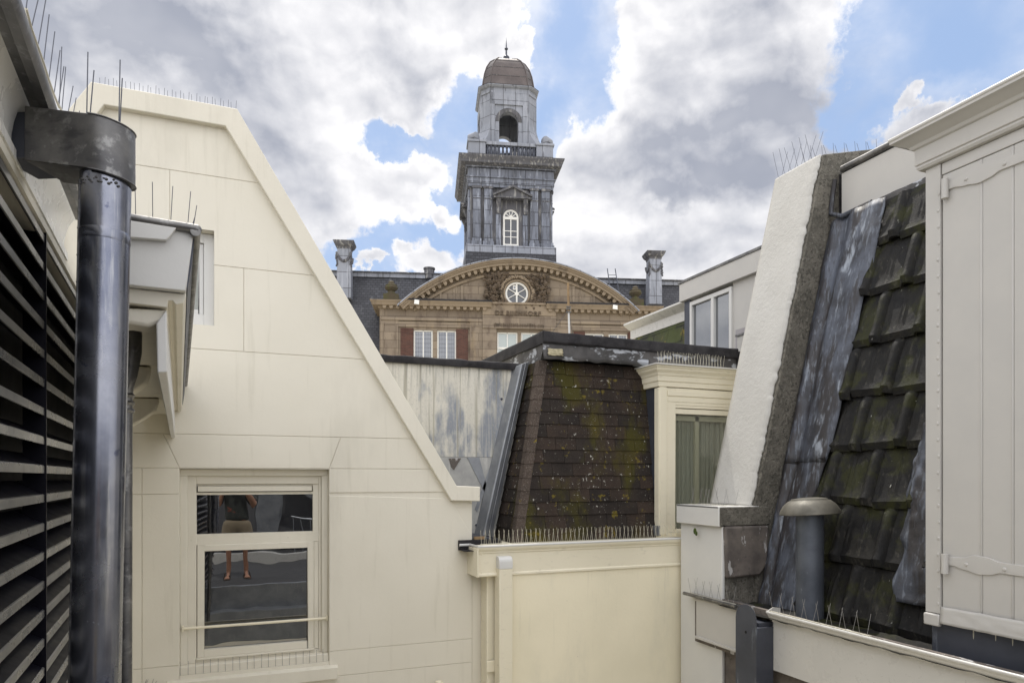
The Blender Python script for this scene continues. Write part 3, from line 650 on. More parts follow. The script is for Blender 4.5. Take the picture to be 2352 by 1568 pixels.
b = MB(); b.box(G0, x0_, x1_ + .5, ZY, ZY + .12, -EYE, ztop_ - .03); build('core', b, M['yellowwall'], zw)
b = MB(); b.box(G0, x0_, x1_, ZY - .012, ZY - .001, zmid, ztop_ - .03); build('upper_sheet', b, M['zincwall'], zw, bevel=.003)
b = MB(); xa, xb_ = zy(1015, 1060)[0], zy(1100, 1060)[0]
b.pv(G0, [(xa - .5, zmid + .01), (xa - .5, zt - .2), (x1_, zt - .2), (x1_, zmid + .01)], ZY - .008, ZY - .001); build('lower_sheet', b, M['zincdirty'], zw, label='dirty grey lower sheet with diagonal folds')
for k, (a, c_, e, f) in enumerate((((zy(1132, 1050)), (zy(1090, 1168)), (zy(1095, 1175)), (zy(1140, 1050))), ((zy(1072, 1050)), (zy(1112, 1130)), (zy(1120, 1128)), (zy(1100, 1050))))):
    b = MB(); b.pv(G0, [a, c_, e, f], ZY - .016, ZY - .0085); build('folded_strip', b, M['zinc'], zw)
b = MB(); yb_ = (zy(1050, 1060))
b.pv(G0, [zy(1030, 1052), zy(1058, 1052), zy(1042, 1078), zy(1036, 1072)], ZY - .02, ZY - .0085); build('patch', b, M['block'], zw)
def lump(fn_a, fn_b, prof, n, amp=.004, seed=0):
    """profile loop swept from a to b with a slightly uneven edge"""
    loops = []
    for i in range(n + 1):
        t = i / n; loops.append([Vector(fn_a) * (1 - t) + Vector(fn_b) * t + Vector(q) + Vector((0, 0, 1)) * amp * mnoise.noise(Vector((t * n * .35 + seed, k * .3, seed))) for k, q in enumerate(prof)])
    mb = MB(); mb.loft(loops); return mb
pr = [(0, -.05, -.065), (0, -.062, -.03), (0, -.055, -.004), (0, -.035, .006), (0, .14, .008), (0, .15, -.05)]
b = lump(G0.P(x0_, ZY, ztop_), G0.P(zy(1203, 838)[0], ZY, ztop_), pr, 40, .010, 3); build('felt_coping', b, M['felt'], zw)
for y, x_ in ((916, 1152), (1116, 1122), (1205, 1094), (1308, 1083), (1333, 1078)):
    if y > 1250: continue
    q = zy(x_, y, ZY - .012); b = MB(); b.lathe([(0, 0), (.013, 0), (.011, .008), (0, .011)], G0.P(q[0], ZY - .012, q[1]), 10, axis=(0, -1, 0)); build('bolt', b, M['leaddark'], zw)

# mansard
MB0, MT0 = 5.95, 6.20
mbz = G0.onv(1340, 1246, MB0)[1]
HB = (G0.onv(1182, 1240, MB0)[0], MB0, zt - .03); HTt = G0.onv(1240, 828, MT0); HT = (HTt[0], MT0, HTt[1])
zr = HT[2]
XD = G0.onv(1513, 1000, 5.89)[0]; XM = XD + .03; RB = (XM, MB0, zt - .03); RTp = (XM, MT0, zr)
def mp(s, t):
    """front slope: s = x metres, t 0 bottom..1 top"""
    return Vector((s, MB0 + (MT0 - MB0) * t, HB[2] + (zr - HB[2]) * t))
slopeL = math.hypot(MT0 - MB0, zr - HB[2]); nrm = Vector((0, -(zr - HB[2]), MT0 - MB0)).normalized()
core = MB()
JB = (HB[0], ZY + .05, HB[2]); JT = (HT[0], ZY + .05, zr)
core.loft([[HB, RB, (XM, ZY + .05, HB[2]), JB], [HT, RTp, (XM, ZY + .05, zr), JT]]); core.box(G0, XM, 5.1, 6.18, ZY + .05, zt, zr)
core.V = [v - Vector((0, 0, 0)) for v in core.V]
build('roof', core, M['felt'], ch, smooth=0)
M['shingle'] = mat('brown_asphalt_shingle', (0.050, 0.036, 0.029), 0.95, var=((0.026, 0.021, 0.018), 3.0, 0.8),
    layers=[((0.070, 0.060, 0.010), (2.2, 2.2, 1.3), .50, .64, .65), ((0.18, 0.14, 0.02), 11.0, .61, .68, .7), ((0.50, 0.49, 0.44), (30, 30, 24), .65, .67, .85), ((0.42, .41, .36), 60., .66, .69, .7), ((0.10, 0.085, 0.07), 120., .56, .66, .6), ((0.018, .016, .014), (3, 3, .9), .55, .7, .5)], bump=[(150., .8, .003), (20., .4, .006)], spec=.15)
M['shingle2'] = mat('dark_asphalt_shingle', (0.036, 0.029, 0.025), 0.95, var=((0.020, 0.017, 0.016), 4.0, 0.8),
    layers=[((0.066, 0.060, 0.010), (2.2, 2.2, 1.3), .50, .64, .7), ((0.18, 0.14, 0.02), 11.0, .63, .69, .7), ((0.46, 0.45, 0.40), (30, 30, 24), .66, .68, .85), ((0.42, .41, .36), 60., .67, .70, .7), ((0.085, 0.075, 0.065), 120., .58, .68, .6)], bump=[(150., .8, .003), (20., .4, .006)], spec=.15)
NR = 14
shA, shB = MB(), MB()
for r_ in range(NR):
    t0, t1 = r_ / NR, (r_ + 1) / NR + .006
    xh = HB[0] + (HT[0] - HB[0]) * t0 - .0; w_ = .225; x = xh - (r_ % 2) * w_ / 2 - .04
    while x < XM:
        a, b_ = max(x + .002, xh + .01), min(x + w_ - .002, XM)
        if b_ - a > .03:
            l0 = .012 + random.uniform(0, .004); l1 = .004; j = random.uniform(-.004, .004); j2 = j + random.uniform(-.003, .003)
            mb = shA if random.random() < .55 else shB
            dt0 = j / slopeL; dt1 = j2 / slopeL
            lo_a, lo_b = mp(a, t0 + dt0), mp(b_, t0 + dt1); xh1 = HB[0] + (HT[0] - HB[0]) * min(t1, 1)
            hi_a, hi_b = mp(max(a, xh1 + .0), min(t1, 1.0)), mp(b_, min(t1, 1.0))
            mb.loft([[lo_a + nrm * l0, lo_b + nrm * l0, hi_b + nrm * l1, hi_a + nrm * l1], [lo_a, lo_b, hi_b, hi_a]])
        x += w_
# left hip side
def hp(t, d):
    """left slope: t up, d metres back from the hip"""
    return Vector((HB[0] + (HT[0] - HB[0]) * t, MB0 + (MT0 - MB0) * t + d, HB[2] + (zr - HB[2]) * t))
ln = Vector((-(zr - HB[2]), 0, HT[0] - HB[0])).normalized()
for r_ in range(NR):
    t0, t1 = r_ / NR, min((r_ + 1) / NR + .006, 1); d0 = .0 ; w_ = .25; d = -(r_ % 2) * .12
    dm = ZY - MB0 - (MT0 - MB0) * t0
    while d < dm:
        a, b_ = max(d + .002, 0), min(d + w_ - .002, dm)
        if b_ - a > .02:
            l0 = .012 + random.uniform(0, .003); mb = shA if random.random() < .4 else shB
            mb.loft([[hp(t0, a) + ln * l0, hp(t0, b_) + ln * l0, hp(t1, b_) + ln * .004, hp(t1, a) + ln * .004], [hp(t0, a), hp(t0, b_), hp(t1, b_), hp(t1, a)]])
        d += w_
shr = build('shingles', shA, M['shingle'], ch, smooth=0); build('darker_shingles', shB, M['shingle2'], ch, smooth=0)
# hip caps
hc = MB(); n2 = (nrm + ln).normalized()
for r_ in range(NR):
    t0, t1 = r_ / NR - .012 + random.uniform(-.004, .004), min((r_ + 1) / NR + .02, 1.0)
    wd = .095
    def hl(t, l):
        c_ = hp(t, 0) + n2 * l
        return [c_ + (hp(t, wd) - hp(t, 0)), c_ + Vector((0, 0, 0)) + n2 * .006, c_ + Vector((wd * .95, 0, 0)), c_ + Vector((wd * .95, 0, 0)) - nrm * .005, c_ - n2 * .004, c_ + (hp(t, wd) - hp(t, 0)) - ln * .005]
    hc.loft([hl(t0, .024), hl(t1, .012)])
build('hip_caps', hc, mat('worn_shingle', (0.085, 0.066, 0.055), .95, var=((0.05, 0.04, 0.034), 5.0, .7), layers=[((0.20, 0.17, 0.14), 90., .52, .62, .6), ((0.22, 0.17, 0.02), 9.0, .64, .69, .8)], bump=[(120., .9, .004)], spec=.15), ch, smooth=0)
# zinc verge strip along the junction with the clad wall
vs = MB()
def vp_(px, py, v): u, w = G0.onv(px, py, v); return Vector(G0.P(u, v, w))
R0, R1 = vp_(1127, 1246, ZY - .10), vp_(1216, 829, ZY - .10); C0, C1 = vp_(1108, 1246, ZY - .13), vp_(1200, 836, ZY - .13); L0, L1 = vp_(1087, 1244, ZY - .03), vp_(1180, 842, ZY - .03)
bk0 = Vector((0, .09, 0))
vs.loft([[R0, C0, C0 + Vector((-.012, .004, 0)), L0, L0 + bk0, R0 + bk0], [R1, C1, C1 + Vector((-.012, .004, 0)), L1, L1 + bk0, R1 + bk0]])
build('verge_strip', vs, M['zinc'], ch, smooth=0, bevel=.004)
vs = MB(); vs.tube([vp_(1118, 1246, ZY - .135), vp_(1208, 832, ZY - .135)], .004, 6); build('verge_seam', vs, M['zinc'], ch)
b = MB(); b.box(G0, gp(1078, 1236)[0], gp(1120, 1236)[0] + .05, GY + .03, ZY - .04, zt + .036, zt + .045); build('corner_lead', b, M['leaddark'], ch)
b = MB(); b.box(G0, gp(1090, 1236)[0], gp(1108, 1236)[0] + .02, GY + .0, GY + .03, zt + .03, zt + .06); build('wood_packing', b, M['wood'], ch)
# flat roof edge above
KY = 6.12
ky = lambda px, py: G0.onv(px, py, KY)
kz = (ky(1250, 769)[1] + ky(1691, 792)[1]) / 2; kx0 = ky(1250, 780)[0]; kx1 = ky(1691, 800)[0]
pr = [(0, -.02, -.115), (0, -.035, -.10), (0, -.038, -.02), (0, -.028, -.004), (0, 0, .0), (0, .06, .004), (0, .10, -.02), (0, .10, -.115)]
b = lump(G0.P(kx0 - .02, KY, kz), G0.P(kx1, KY, kz - .01), pr, 50, .008, 1); build('felt_edge', b, M['felt'], ch)
pr = [(-.02, 0, -.115), (-.03, 0, -.02), (-.02, 0, 0), (.06, 0, .0), (.08, 0, -.02), (.08, 0, -.115)]
b = lump(G0.P(kx0, KY - .02, kz), G0.P(kx0, 10.5, kz), pr, 30, .008, 2); build('felt_edge', b, M['felt'], ch)
b = MB(); b.box(G0, kx0 + .02, 6.6, KY + .02, 10.5, kz - .25, kz - .03); build('flat_roof', b, M['felt'], ch)
M['peeling'] = mat('peeling_flashing', (0.085, 0.08, 0.078), 0.7, .1, var=((0.03, 0.03, 0.03), 5.0, .8), layers=[((0.42, 0.44, 0.47), (5, 5, 10), .53, .60, .9), ((0.035, .03, .028), (9, 9, 4), .5, .7, .6)], bump=[(14., .5, .008)])
b = MB(); b.grid(lambda s, t: G0.P(kx0 - .02 + s * (kx1 - kx0), KY - .005 - .03 * (1 - t) + .008 * mnoise.noise(Vector((s * 30, t * 3, 0))), kz - .10 - (kz - .10 - zr) * (1 - t) + (0 if t > .5 else .012 * mnoise.noise(Vector((s * 22, 5, 1))))), 60, 4)
build('flashing', b, M['peeling'], ch, solid=.006)
b = MB(); b.loft([[(kx0, KY - .02, kz - .1), (kx0, 8.2, kz - .1), (kx0, 8.2, ztop_ - .1), (HT[0] + .0, MT0, zr - .02)], [(kx0 + .05, KY, kz - .1), (kx0 + .05, 8.2, kz - .1), (kx0 + .05, 8.2, ztop_ - .1), (HT[0] + .06, MT0 + .02, zr - .02)]]); build('side_flashing', b, M['peeling'], ch)
b = MB(); q0, q1 = G0.onv(1258, 800, KY - .035), G0.onv(1292, 818, KY - .035)
b.grid(lambda s, t: G0.P(q0[0] + (q1[0] - q0[0]) * (s + .1 * mnoise.noise(Vector((t * 5, 1, 0)))), KY - .045 + .006 * mnoise.noise(Vector((s * 4, t * 4, 2))), q1[1] + (q0[1] - q1[1]) * (t + .18 * mnoise.noise(Vector((s * 5, 3, 0))))), 8, 8)
M['peelpaint'] = mat('flaking_cream_paint', (0.50, 0.45, 0.30), .7, var=((.2, .17, .1), 30., .7)); build('flaking_paint', b, M['peelpaint'], ch, solid=.003)
b = MB(); q = G0.onv(1463, 845, MT0 - .06)
b.tube([G0.P(q[0] - .04, MT0 - .06, q[1] + .06), G0.P(q[0] + .10, MT0 - .10, q[1] + .045)], .045, 12); build('lead_roll', b, M['zinc'], ch, smooth=60)

# dormer
DY = 5.89
dy = lambda px, py, v=DY: G0.onv(px, py, v)
dz1 = G0.onv(1511, 836, DY - .08)[1]; XE = 4.9
o0x, o0z = dy(1551, 930); oz0 = zt + .06
dm = MB(); dm.box(G0, XD, o0x, DY, DY + .08, zt - .02, dz1 - .22); dm.box(G0, o0x, XE, DY, DY + .08, o0z + .0, dz1 - .22); dm.box(G0, o0x, XE, DY - .015, DY + .08, zt - .02, oz0)
dm.box(G0, XD + .09, XE, DY + .02, DY + .05, o0z - .01, o0z + .03)
dr = build('dormer', dm, M['creampaint'], ch, bevel=.004)
ck = MB(); ck.pu(G0, [(DY + .07, zt - .02), (DY + .14, zt - .02), (MT0 + .35, dz1 - .2), (DY + .07, dz1 - .2)], XD + .02, XD + .05); build('cheek', ck, M['leaddark'], dr)
ck = MB(); ck.pu(G0, [(DY - .01, zt - .0), (DY + .12, zt - .0), (DY + .12, zt + .1), (DY - .01, zt + .1)], XD - .018, XD + .02); build('foot_flashing', ck, M['zinc'], dr)
cm = MB()
pf = [(0, -.21), (.008, -.205), (.008, -.16), (.018, -.15), (.018, -.10), (.026, -.095), (.035, -.07), (.06, -.045), (.066, -.025), (.078, -.018), (.078, 0), (-.05, .0), (-.05, -.21)]
z0 = dz1
def ringp(k):
    o, w = pf[k]; return [Vector((XE, DY - o, z0 + w)), Vector((XD - o, DY - o, z0 + w)), Vector((XD - o, MT0 + .12, z0 + w))]
lo = [[ringp(k)[j] for k in range(len(pf))] for j in range(3)]
cm.loft(lo); build('cornice', cm, M['creampaint'], dr, smooth=25)
cm = MB()
for k, (h, d) in enumerate(((.245, .010), (.305, .004), (.365, -.004), (.425, -.012))):
    cm.box(G0, XD + .10 + .006 * k, XE, DY - d, DY + .02, z0 - h - .054, z0 - h)
build('stepped_mouldings', cm, M['creampaint'], dr, bevel=.004)
cm = MB(); cm.box(G0, XD + .008, XD + .09, DY - .012, DY + .01, zt + .01, z0 - .212); build('pilaster', cm, M['creampaint'], dr, bevel=.004)
pn = MB(); pn.box(G0, o0x - .01, XE, DY + .04, DY + .045, oz0 - .02, o0z + .02); build('pane', pn, clearglass('dormer_glass', .10), dr)
b = MB(); b.grid(lambda s, t: G0.P(o0x + .02 + (XE - o0x) * s, DY + .13 + .014 * math.sin(s * 75 + .8 * math.sin(s * 21)) + .006 * math.sin(s * 170), oz0 + (o0z - .03 - oz0) * t), 160, 2); build('curtain', b, mat('greenish_curtain', (.50, .49, .42), .9, bump=[(90., .2, .001)]), dr)
b = MB(); b.box(G0, o0x + .30, o0x + .345, DY + .07, DY + .10, oz0, o0z - .10); b.box(G0, o0x + .03, XE, DY + .07, DY + .10, o0z - .15, o0z - .10); b.box(G0, o0x + .03, o0x + .06, DY + .07, DY + .10, oz0, o0z - .15); build('inner_frame', b, M['creampaint'], dr)
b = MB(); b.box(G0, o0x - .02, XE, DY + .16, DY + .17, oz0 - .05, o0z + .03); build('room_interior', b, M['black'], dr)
inn = MB(); frame(inn, G0, o0x + .03, o0x + .33, oz0 + .03, o0z - .12, DY + .036, DY + .039, .02)
tp = MB(); tp.box(G0, XD - .10, XE, DY - .1, MT0 + .3, z0 + .0005, z0 + .012); build('lead_top', tp, M['white'], dr)
spikes(G0.P(XD - .02, DY - .02, z0 + .014), G0.P(XE - .15, DY - .02, z0 + .014), 44, .135, 'bird spikes on the cornice top of the cream dormer', m='bone', spread=.12, r=.0015)
spikes(G0.P(gp(1085, 1256)[0], FY + .03, zt + .012), G0.P(3.93, FY + .03, zt + .012), 92, .125, 'long row of pale bird spikes along the cream gutter below the shingles', m='bone', spread=.16, r=.0015)
b = G0.P(G0.onv(1215, 1568, GY - .04)[0], GY - .03, G0.onv(1215, 1575, GY)[1])
spikes(b - Vector((.10, 0, 0)), b + Vector((.12, 0, 0)), 6, .11, 'few short bird spikes beside the foot of the square downpipe', m='wiredark', spread=.1)
q = G0.onv(1540, 1222, DY - .05)
spikes(G0.P(q[0] - .02, DY - .05, q[1]), G0.P(q[0] + .2, DY - .05, q[1]), 8, .10, 'short bird spikes on the sill of the cream dormer', m='bone', spread=.4, jit=1.2)
# thin mast on the flat roof
mv = 8.6
u0_, w0_ = G0.onv(1311, 772, mv); u1_, w1_ = G0.onv(1305, 650, mv)
ms = thing('antenna_mast', 'thin mast with a wooden top stick standing on the flat roof before the pediment', 'mast', G0.P(u0_, mv, kz - .05))
wq = G0.onv(1306, 710, mv)
b = MB(); b.tube([G0.P(u0_, mv, kz - .05), G0.P(wq[0], mv, wq[1])], [.018, .014], 10); build('pole', b, M['white'], ms)
b = MB(); b.tube([G0.P(wq[0], mv, wq[1] - .05), G0.P(u1_, mv, w1_)], .017, 8); build('stick', b, M['wood'], ms)
b = MB()
for z__ in (0, .03, -.04): b.lathe([(0, -.006), (.035, -.006), (.035, .006), (0, .006)], G0.P(wq[0], mv, wq[1] + z__), 10)
build('clamp', b, M['hopper'], ms)
b = MB(); qa = G0.onv(1345, 735, mv + .8); b.tube([G0.P(wq[0], mv, wq[1]), G0.P(wq[0] + .6, mv + .8, kz)], .003, 4); b.tube([G0.P(wq[0], mv, wq[1]), G0.P(wq[0] - .5, mv + .6, kz)], .003, 4); build('guy_wire', b, M['wiredark'], ms)
# ================================================================ right house: mansard of black tiles, stucco parapet, shuttered dormer
XW = 3.98
rh = thing('tiled_house', 'right hand house with mossy black tiled mansard and a rough white parapet', 'house', (5.0, 3.5, -EYE))
b = MB(); b.box(G0, XW, 6.6, -2.0, 5.45, -EYE, -1.15); build('wall', b, M['block'], rh)
PN, PFr = 4.89, 5.49           # near and far face of parapet
S0, S1 = (4.30, -.25), (5.115, 3.05)
def sx(z): return S0[0] + (S1[0] - S0[0]) * (z - S0[1]) / (S1[1] - S0[1])
# parapet: core (grey near side) and white rendered slope
b = MB(); prof = [(S0[0], S0[1]), S1, (6.2, 3.33), (6.4, 3.33), (6.4, -1.3), (4.32, -1.3)]
b.prism([Vector((x, PN, z)) for x, z in prof], Vector((0, PFr - PN - .004, 0)))
pp_ = build('parapet', b, M['concrete'], rh, bevel=.012)
b = MB()
def wslope(s, t):
    z = S0[1] + .0 + (S1[1] - S0[1]) * t
    e = .022 * mnoise.noise(Vector((t * 14, 2, 0))) + .016 * mnoise.noise(Vector((t * 50, 5, 0))) + .010 * mnoise.noise(Vector((t * 130, 5, 0)))
    y = PN + .022 + e + (PFr + .0 - PN - .02 - e) * s
    return Vector((sx(z) - .012 - (.006 if 0 < s < 1 else 0) + .004 * mnoise.noise(Vector((s * 3, t * 8, 7))), y, z))
b.grid(wslope, 10, 220)
build('render_coat', b, M['stucco'], pp_, solid=.018)
b = MB(); b.prism([Vector((sx(-.25) - .01, PFr + .001, -.25)), Vector((S1[0] - .01, PFr + .001, S1[1] - .005)), Vector((6.2, PFr + .001, 3.325)), Vector((6.2, PFr + .001, -.9)), Vector((4.3, PFr + .001, -.9))], Vector((0, .01, 0))); build('far_render', b, M['stucco'], pp_)
# kneeler block at its foot
KX = 3.90
kzt = G0.onu(1600, 1160, KX)[1]; kzc = G0.onu(1650, 1200, KX)[1]
b = MB(); b.box(G0, KX + .006, S0[0] + .16, PN - .012, PFr, kzc - .03, kzt - .006)
b.box(G0, KX + .09, 4.6, PN + .02, PFr, -EYE, kzc - .03)
kn = build('kneeler', b, M['concrete'], rh, bevel=.008)
b = MB(); b.box(G0, KX, KX + .02, PN - .008, PFr + .02, kzc - .035, kzt); b.box(G0, KX, S0[0] + .05, PN - .002, PFr + .015, kzt - .02, kzt)
b.box(G0, KX + .045, KX + .075, PN + .005, PFr + .012, -EYE, kzc - .035)
b.box(G0, KX + .075, S0[0] + .3, PFr, PFr + .012, -EYE, kzc - .035)
build('white_render', b, M['white'], rh, bevel=.014, seg=3)
b = MB()
def blk(z): return
bz = G0.onv(1650, 1328, PN)[1]; bx1 = G0.onv(1762, 1200, PN)[0]
b.prism([Vector((KX + .055, PN - .025, kzc - .032)), Vector((bx1, PN - .025, kzc - .036)), Vector((bx1 - .01, PN - .025, bz + .10)), Vector((bx1 - .10, PN - .025, bz + .005)), Vector((KX + .075, PN - .025, bz))], Vector((0, .2, 0)))
build('stone_block', b, M['block'], rh, bevel=.02)
b = MB(); b.ball(Vector((KX - .0, PN + .33, -.49)), .012, .02, .03); b.ball(Vector((KX - .0, PN + .31, -.51)), .01, .016, .022); 
M['moss'] = mat('moss', (0.05, 0.075, 0.012), .95, bump=[(90., .9, .01)])
build('moss_tuft', b, M['moss'], kn)

# tiled slope
RXo = .26
def tx(z): return sx(z) + RXo                      # roof plane
sl_ = Vector((S1[0] - S0[0], 0, S1[1] - S0[1])); SL = sl_.length; sd_ = sl_.normalized(); sn = Vector((-sd_.z, 0, sd_.x))    # outward normal (towards the court)
ZB0 = -1.20
def rp(y, z, h=0.0): return Vector((tx(z), y, z)) + sn * h
b = MB(); b.loft([[(tx(ZB0), 1.8, ZB0), (tx(ZB0), PN, ZB0), (6.6, PN, ZB0), (6.6, 1.8, ZB0)], [(tx(2.42), 1.8, 2.42), (tx(2.42), PN, 2.42), (6.6, PN, 2.42), (6.6, 1.8, 2.42)]]); rfo = build('roof', b, M['leaddark'], rh, smooth=0)
zi = [G0.onu(px, py, 4.9)[1] for px, py in ((2050, 664), (2050, 786))]
TH = .455; TW = .40
def tile(y0, z0, jx):
    """one interlocking tile: flat pan, central rib, raised roll on the far side; bottom edge at z0"""
    mb = MB(); nu, nv = 30, 10; L = TH * 1.13
    def h(s):
        r = 0.0
        return .013 * math.exp(-((s - .56) / .022) ** 2) + .009 * math.exp(-((s - .66) / .020) ** 2) + (.008 if s > .96 else 0)
    def fn(s, t):
        lift = .052 * (1 - t) + .004
        rib = h(s)
        roll = .050 * math.sin(min(s / .27, 1) * math.pi) ** .75 if 0 < s < .27 else 0
        roll *= 1 - max(0, min(1, (t - .80) / .08)) * .55
        k = max(0, 1 - ((t - .09) / .08) ** 2) * .010          # thick front nosing
        fade = max(0, min(1, (t - .12) * 6)) * (1 - max(0, min(1, (t - .6) * 5)))
        hh = max(roll, rib * fade); zz = z0 + sd_.z * t * L + jx * (s - .5); yy = y0 + s * TW
        tot_ = lift + hh + k
        e_ = ey(zz)
        if yy > e_ + .02: tot_ = min(tot_, .012)
        if zz > bzb - .06: zz = bzb - .06; tot_ = min(tot_, .04)
        p = rp(yy, zz, tot_)
        if t == 0: p -= sn * .022
        return p
    rows = []
    mb.grid(fn, nu, nv)
    # front lip folding back to the roof
    n = nu + 1
    low = [fn(i / nu, 0) for i in range(n)]
    mb.add(low + [p - sn * .03 + Vector((0, 0, -.0)) for p in low], [(i, i + 1, n + i + 1, n + i) for i in range(nu)])
    return mb
# lead flashing between parapet and tiles (laid over the tile edge)
def edge_y(z):
    t = (z + 1.2) / 3.8
    pts = [(1760 + 95, 1340), (1860, 1180), (1893, 1110), (1925, 1000), (1945, 930), (1975, 800), (1990, 700), (2010, 620), (2032, 520), (2040, 470)]
    return t
ep = [G0.onu(px, py, 4.75 if py > 900 else 5.1) for px, py in ((1840, 1400), (1848, 1300), (1862, 1180), (1895, 1110), (1922, 1010), (1945, 930), (1952, 860), (1980, 760), (1992, 680), (2015, 610), (2036, 500))]
ep = []
for px, py in ((1836, 1400), (1846, 1300), (1858, 1190), (1890, 1110), (1925, 1010), (1945, 930), (1953, 860), (1980, 760), (1994, 680), (2016, 610), (2040, 490)):
    # intersect ray with roof plane
    d = ray(px, py); p0 = Vector((tx(0), 0, 0)); t = p0.dot(sn) / d.dot(sn); q = d * t; ep.append((q.z, q.y))
ep.sort()
def ey(z):
    if z <= ep[0][0]: return ep[0][1]
    for (z0, y0), (z1, y1) in zip(ep, ep[1:]):
        if z <= z1: return y0 + (y1 - y0) * (z - z0) / (z1 - z0)
    return ep[-1][1]
BX = 5.27
bzb = G0.onu(1935, 495, BX)[1]
tl = MB(); zrow = zi[1] - TH * sd_.z * 6; r_ = 0
ylead = lambda z: G0.onu(2035 + (1105 - 480 and 0), 480, 5.2)[0]
rowz = []
z = zrow
while z < bzb - .1:
    off = (r_ % 2) * TW / 2 ; y = 2.85 + off - TW
    while y < PN - .18:
        if y < ey(z) + .10:
            m_ = tile(y, z + random.uniform(-.012, .012), random.uniform(-.022, .022)); n0 = len(tl.V); tl.V += m_.V; tl.Fc += [tuple(i + n0 for i in f) for f in m_.Fc]
        y += TW
    z += TH * sd_.z; r_ += 1
build('tiles', tl, M['tile'], rfo, smooth=28)
def flash(z0, z1, nm, ymin=None, lift=.062):
    b = MB()
    def fn(s, t):
        z = z0 + (z1 - z0) * t; y1 = PN - .005; y0 = ey(z) + .012 * mnoise.noise(Vector((z * 4, 1, 3))); y = y1 + (y0 - y1) * s
        hh = lift * min(1, s * 2.2) ** .8 + .014 * mnoise.noise(Vector((y * 7, z * 2.2, 1))) + .010 * mnoise.noise(Vector((y * 20, z * 6, 5)))
        ch_ = -.045 * math.exp(-((s - .30) / .10) ** 2) + .02 * math.exp(-((s - .12) / .07) ** 2)
        if s > .9: hh -= .02 * (s - .9) * 10
        return rp(y, z, hh + ch_ + .012)
    b.grid(fn, 24, 40); build(nm, b, M['lead'], rh, solid=.006, smooth=60)
flash(.12, 2.40, 'lead_flashing'); flash(-1.16, .17, 'lead_flashing', lift=.055)
b = MB(); b.tube([rp(PN - .01, .145, .02), rp(4.75, .14, .03), rp(4.62, .145, .055), rp(ey(.14) - .01, .15, .085)], .007, 6); build('lead_joint', b, M['lead'], rh)
# lead apron by the dormer
ap = []
for px, py in ((2052, 1385), (2050, 1340), (2078, 1270), (2068, 1240), (2085, 1180), (2078, 1140), (2092, 1095), (2096, 1060), (2112, 1010), (2122, 975)):
    d = ray(px, py); p0 = rp(0, 0, .07); t = p0.dot(sn) / d.dot(sn); q = d * t; ap.append((q.z, q.y))
ap.sort()
def ay(z):
    if z <= ap[0][0]: return ap[0][1]
    for (z0, y0), (z1, y1) in zip(ap, ap[1:]):
        if z <= z1: return y0 + (y1 - y0) * (z - z0) / (z1 - z0)
    return ap[-1][1]
b = MB()
def fn(s, t):
    z = ap[0][0] + (ap[-1][0] - ap[0][0]) * t; y0 = 2.9; y1 = ay(z); y = y0 + (y1 - y0) * s
    return rp(y, z, .10 + .03 * mnoise.noise(Vector((y * 6, z * 3, 9))) + .018 * mnoise.noise(Vector((y * 16, z * 14, 2))) - (.03 if s > .95 else 0))
b.grid(fn, 24, 44); build('lead_apron', b, M['lead'], rh, solid=.006, smooth=60, label='crumpled pale blue grey lead sheet')
# board and dark roof edge on top of the slope
BX = 5.27
bzb = G0.onu(1935, 495, BX)[1]; bzt = G0.onu(1935, 396, BX)[1]; by1 = G0.onu(1933, 450, BX)[0]
b = MB(); b.box(G0, BX, BX + .03, 1.9, by1, bzb, bzt); build('eaves_board', b, M['shutter'], rh, bevel=.003)
b = MB(); b.tube([(BX - .005, 1.9, bzt + .03), (BX - .005, by1 - .01, bzt + .03)], .03, 14); b.box(G0, BX, BX + 1.2, 1.9, by1 + .02, bzt - .01, bzt + .045); build('roof_edge', b, M['hopper'], rh)
b = MB(); b.grid(lambda s, t: Vector((BX - .05 + .03 * t - .03 * math.sin(s * 3), 1.9 + (PN - .03 - 1.9) * s, bzb - .13 + .125 * t + .008 * mnoise.noise(Vector((s * 30, t, 0))))), 50, 4); build('top_flashing', b, M['peeling'], rh, solid=.006)
b = MB(); b.tube([(BX - .02, by1 + .06, bzt - .05), (BX - .06, by1 + .05, bzb + .2), (BX - .09, by1 + .04, bzb + .02), (BX - .10, by1 - .1, bzb - .05), (BX - .08, by1 - .4, bzb - .03)], .022, 8); build('lead_fold', b, M['lead'], rh)
b = MB(); b.box(G0, BX + .04, 6.6, 1.9, PFr, 2.4, bzt + .02); build('roof_top', b, M['felt'], rh)

# gutter with ogee face and board below
GX = 3.84
gz = (G0.onu(1758, 1405, GX)[1] + G0.onu(2352, 1548, GX)[1]) / 2
def gut(y0, y1, gx, gz, nm, m, hh=.46):
    b = MB()
    pf = [(0, 0), (-.006, .006), (-.016, .006), (-.022, -.002), (-.020, -.012), (-.008, -.020), (-.002, -.034), (.006, -.05), (.022, -.062), (.034, -.068), (.034, -.078), (.05, -.08), (.05, -hh), (.08, -hh), (.08, -.09), (.12, -.09), (.12, -.085), (.026, -.055), (.012, -.03), (.006, -.004)]
    b.loft([[Vector((gx + x, y, gz + z)) for x, z in pf] for y in (y0, y1)]); return build(nm, b, m, rh, smooth=60)
M['gutterwhite'] = mat('white_metal_gutter', (0.54, 0.53, 0.50), 0.30, var=((0.48, 0.47, 0.44), 2.0, .4), layers=[((0.20, .20, .15), (40, 10, 90), .64, .74, .3)], bump=[(10., .15, .003)], spec=.6)
gyf = G0.onu(1765, 1430, GX)[0]
gut(1.2, gyf, GX, gz, 'gutter', M['gutterwhite'])
b = MB(); pfc = [(.12, -.085), (.022, -.062), (.002, -.03), (-.018, -.004), (-.016, .006), (0, .008), (.05, .03), (.12, .02)]
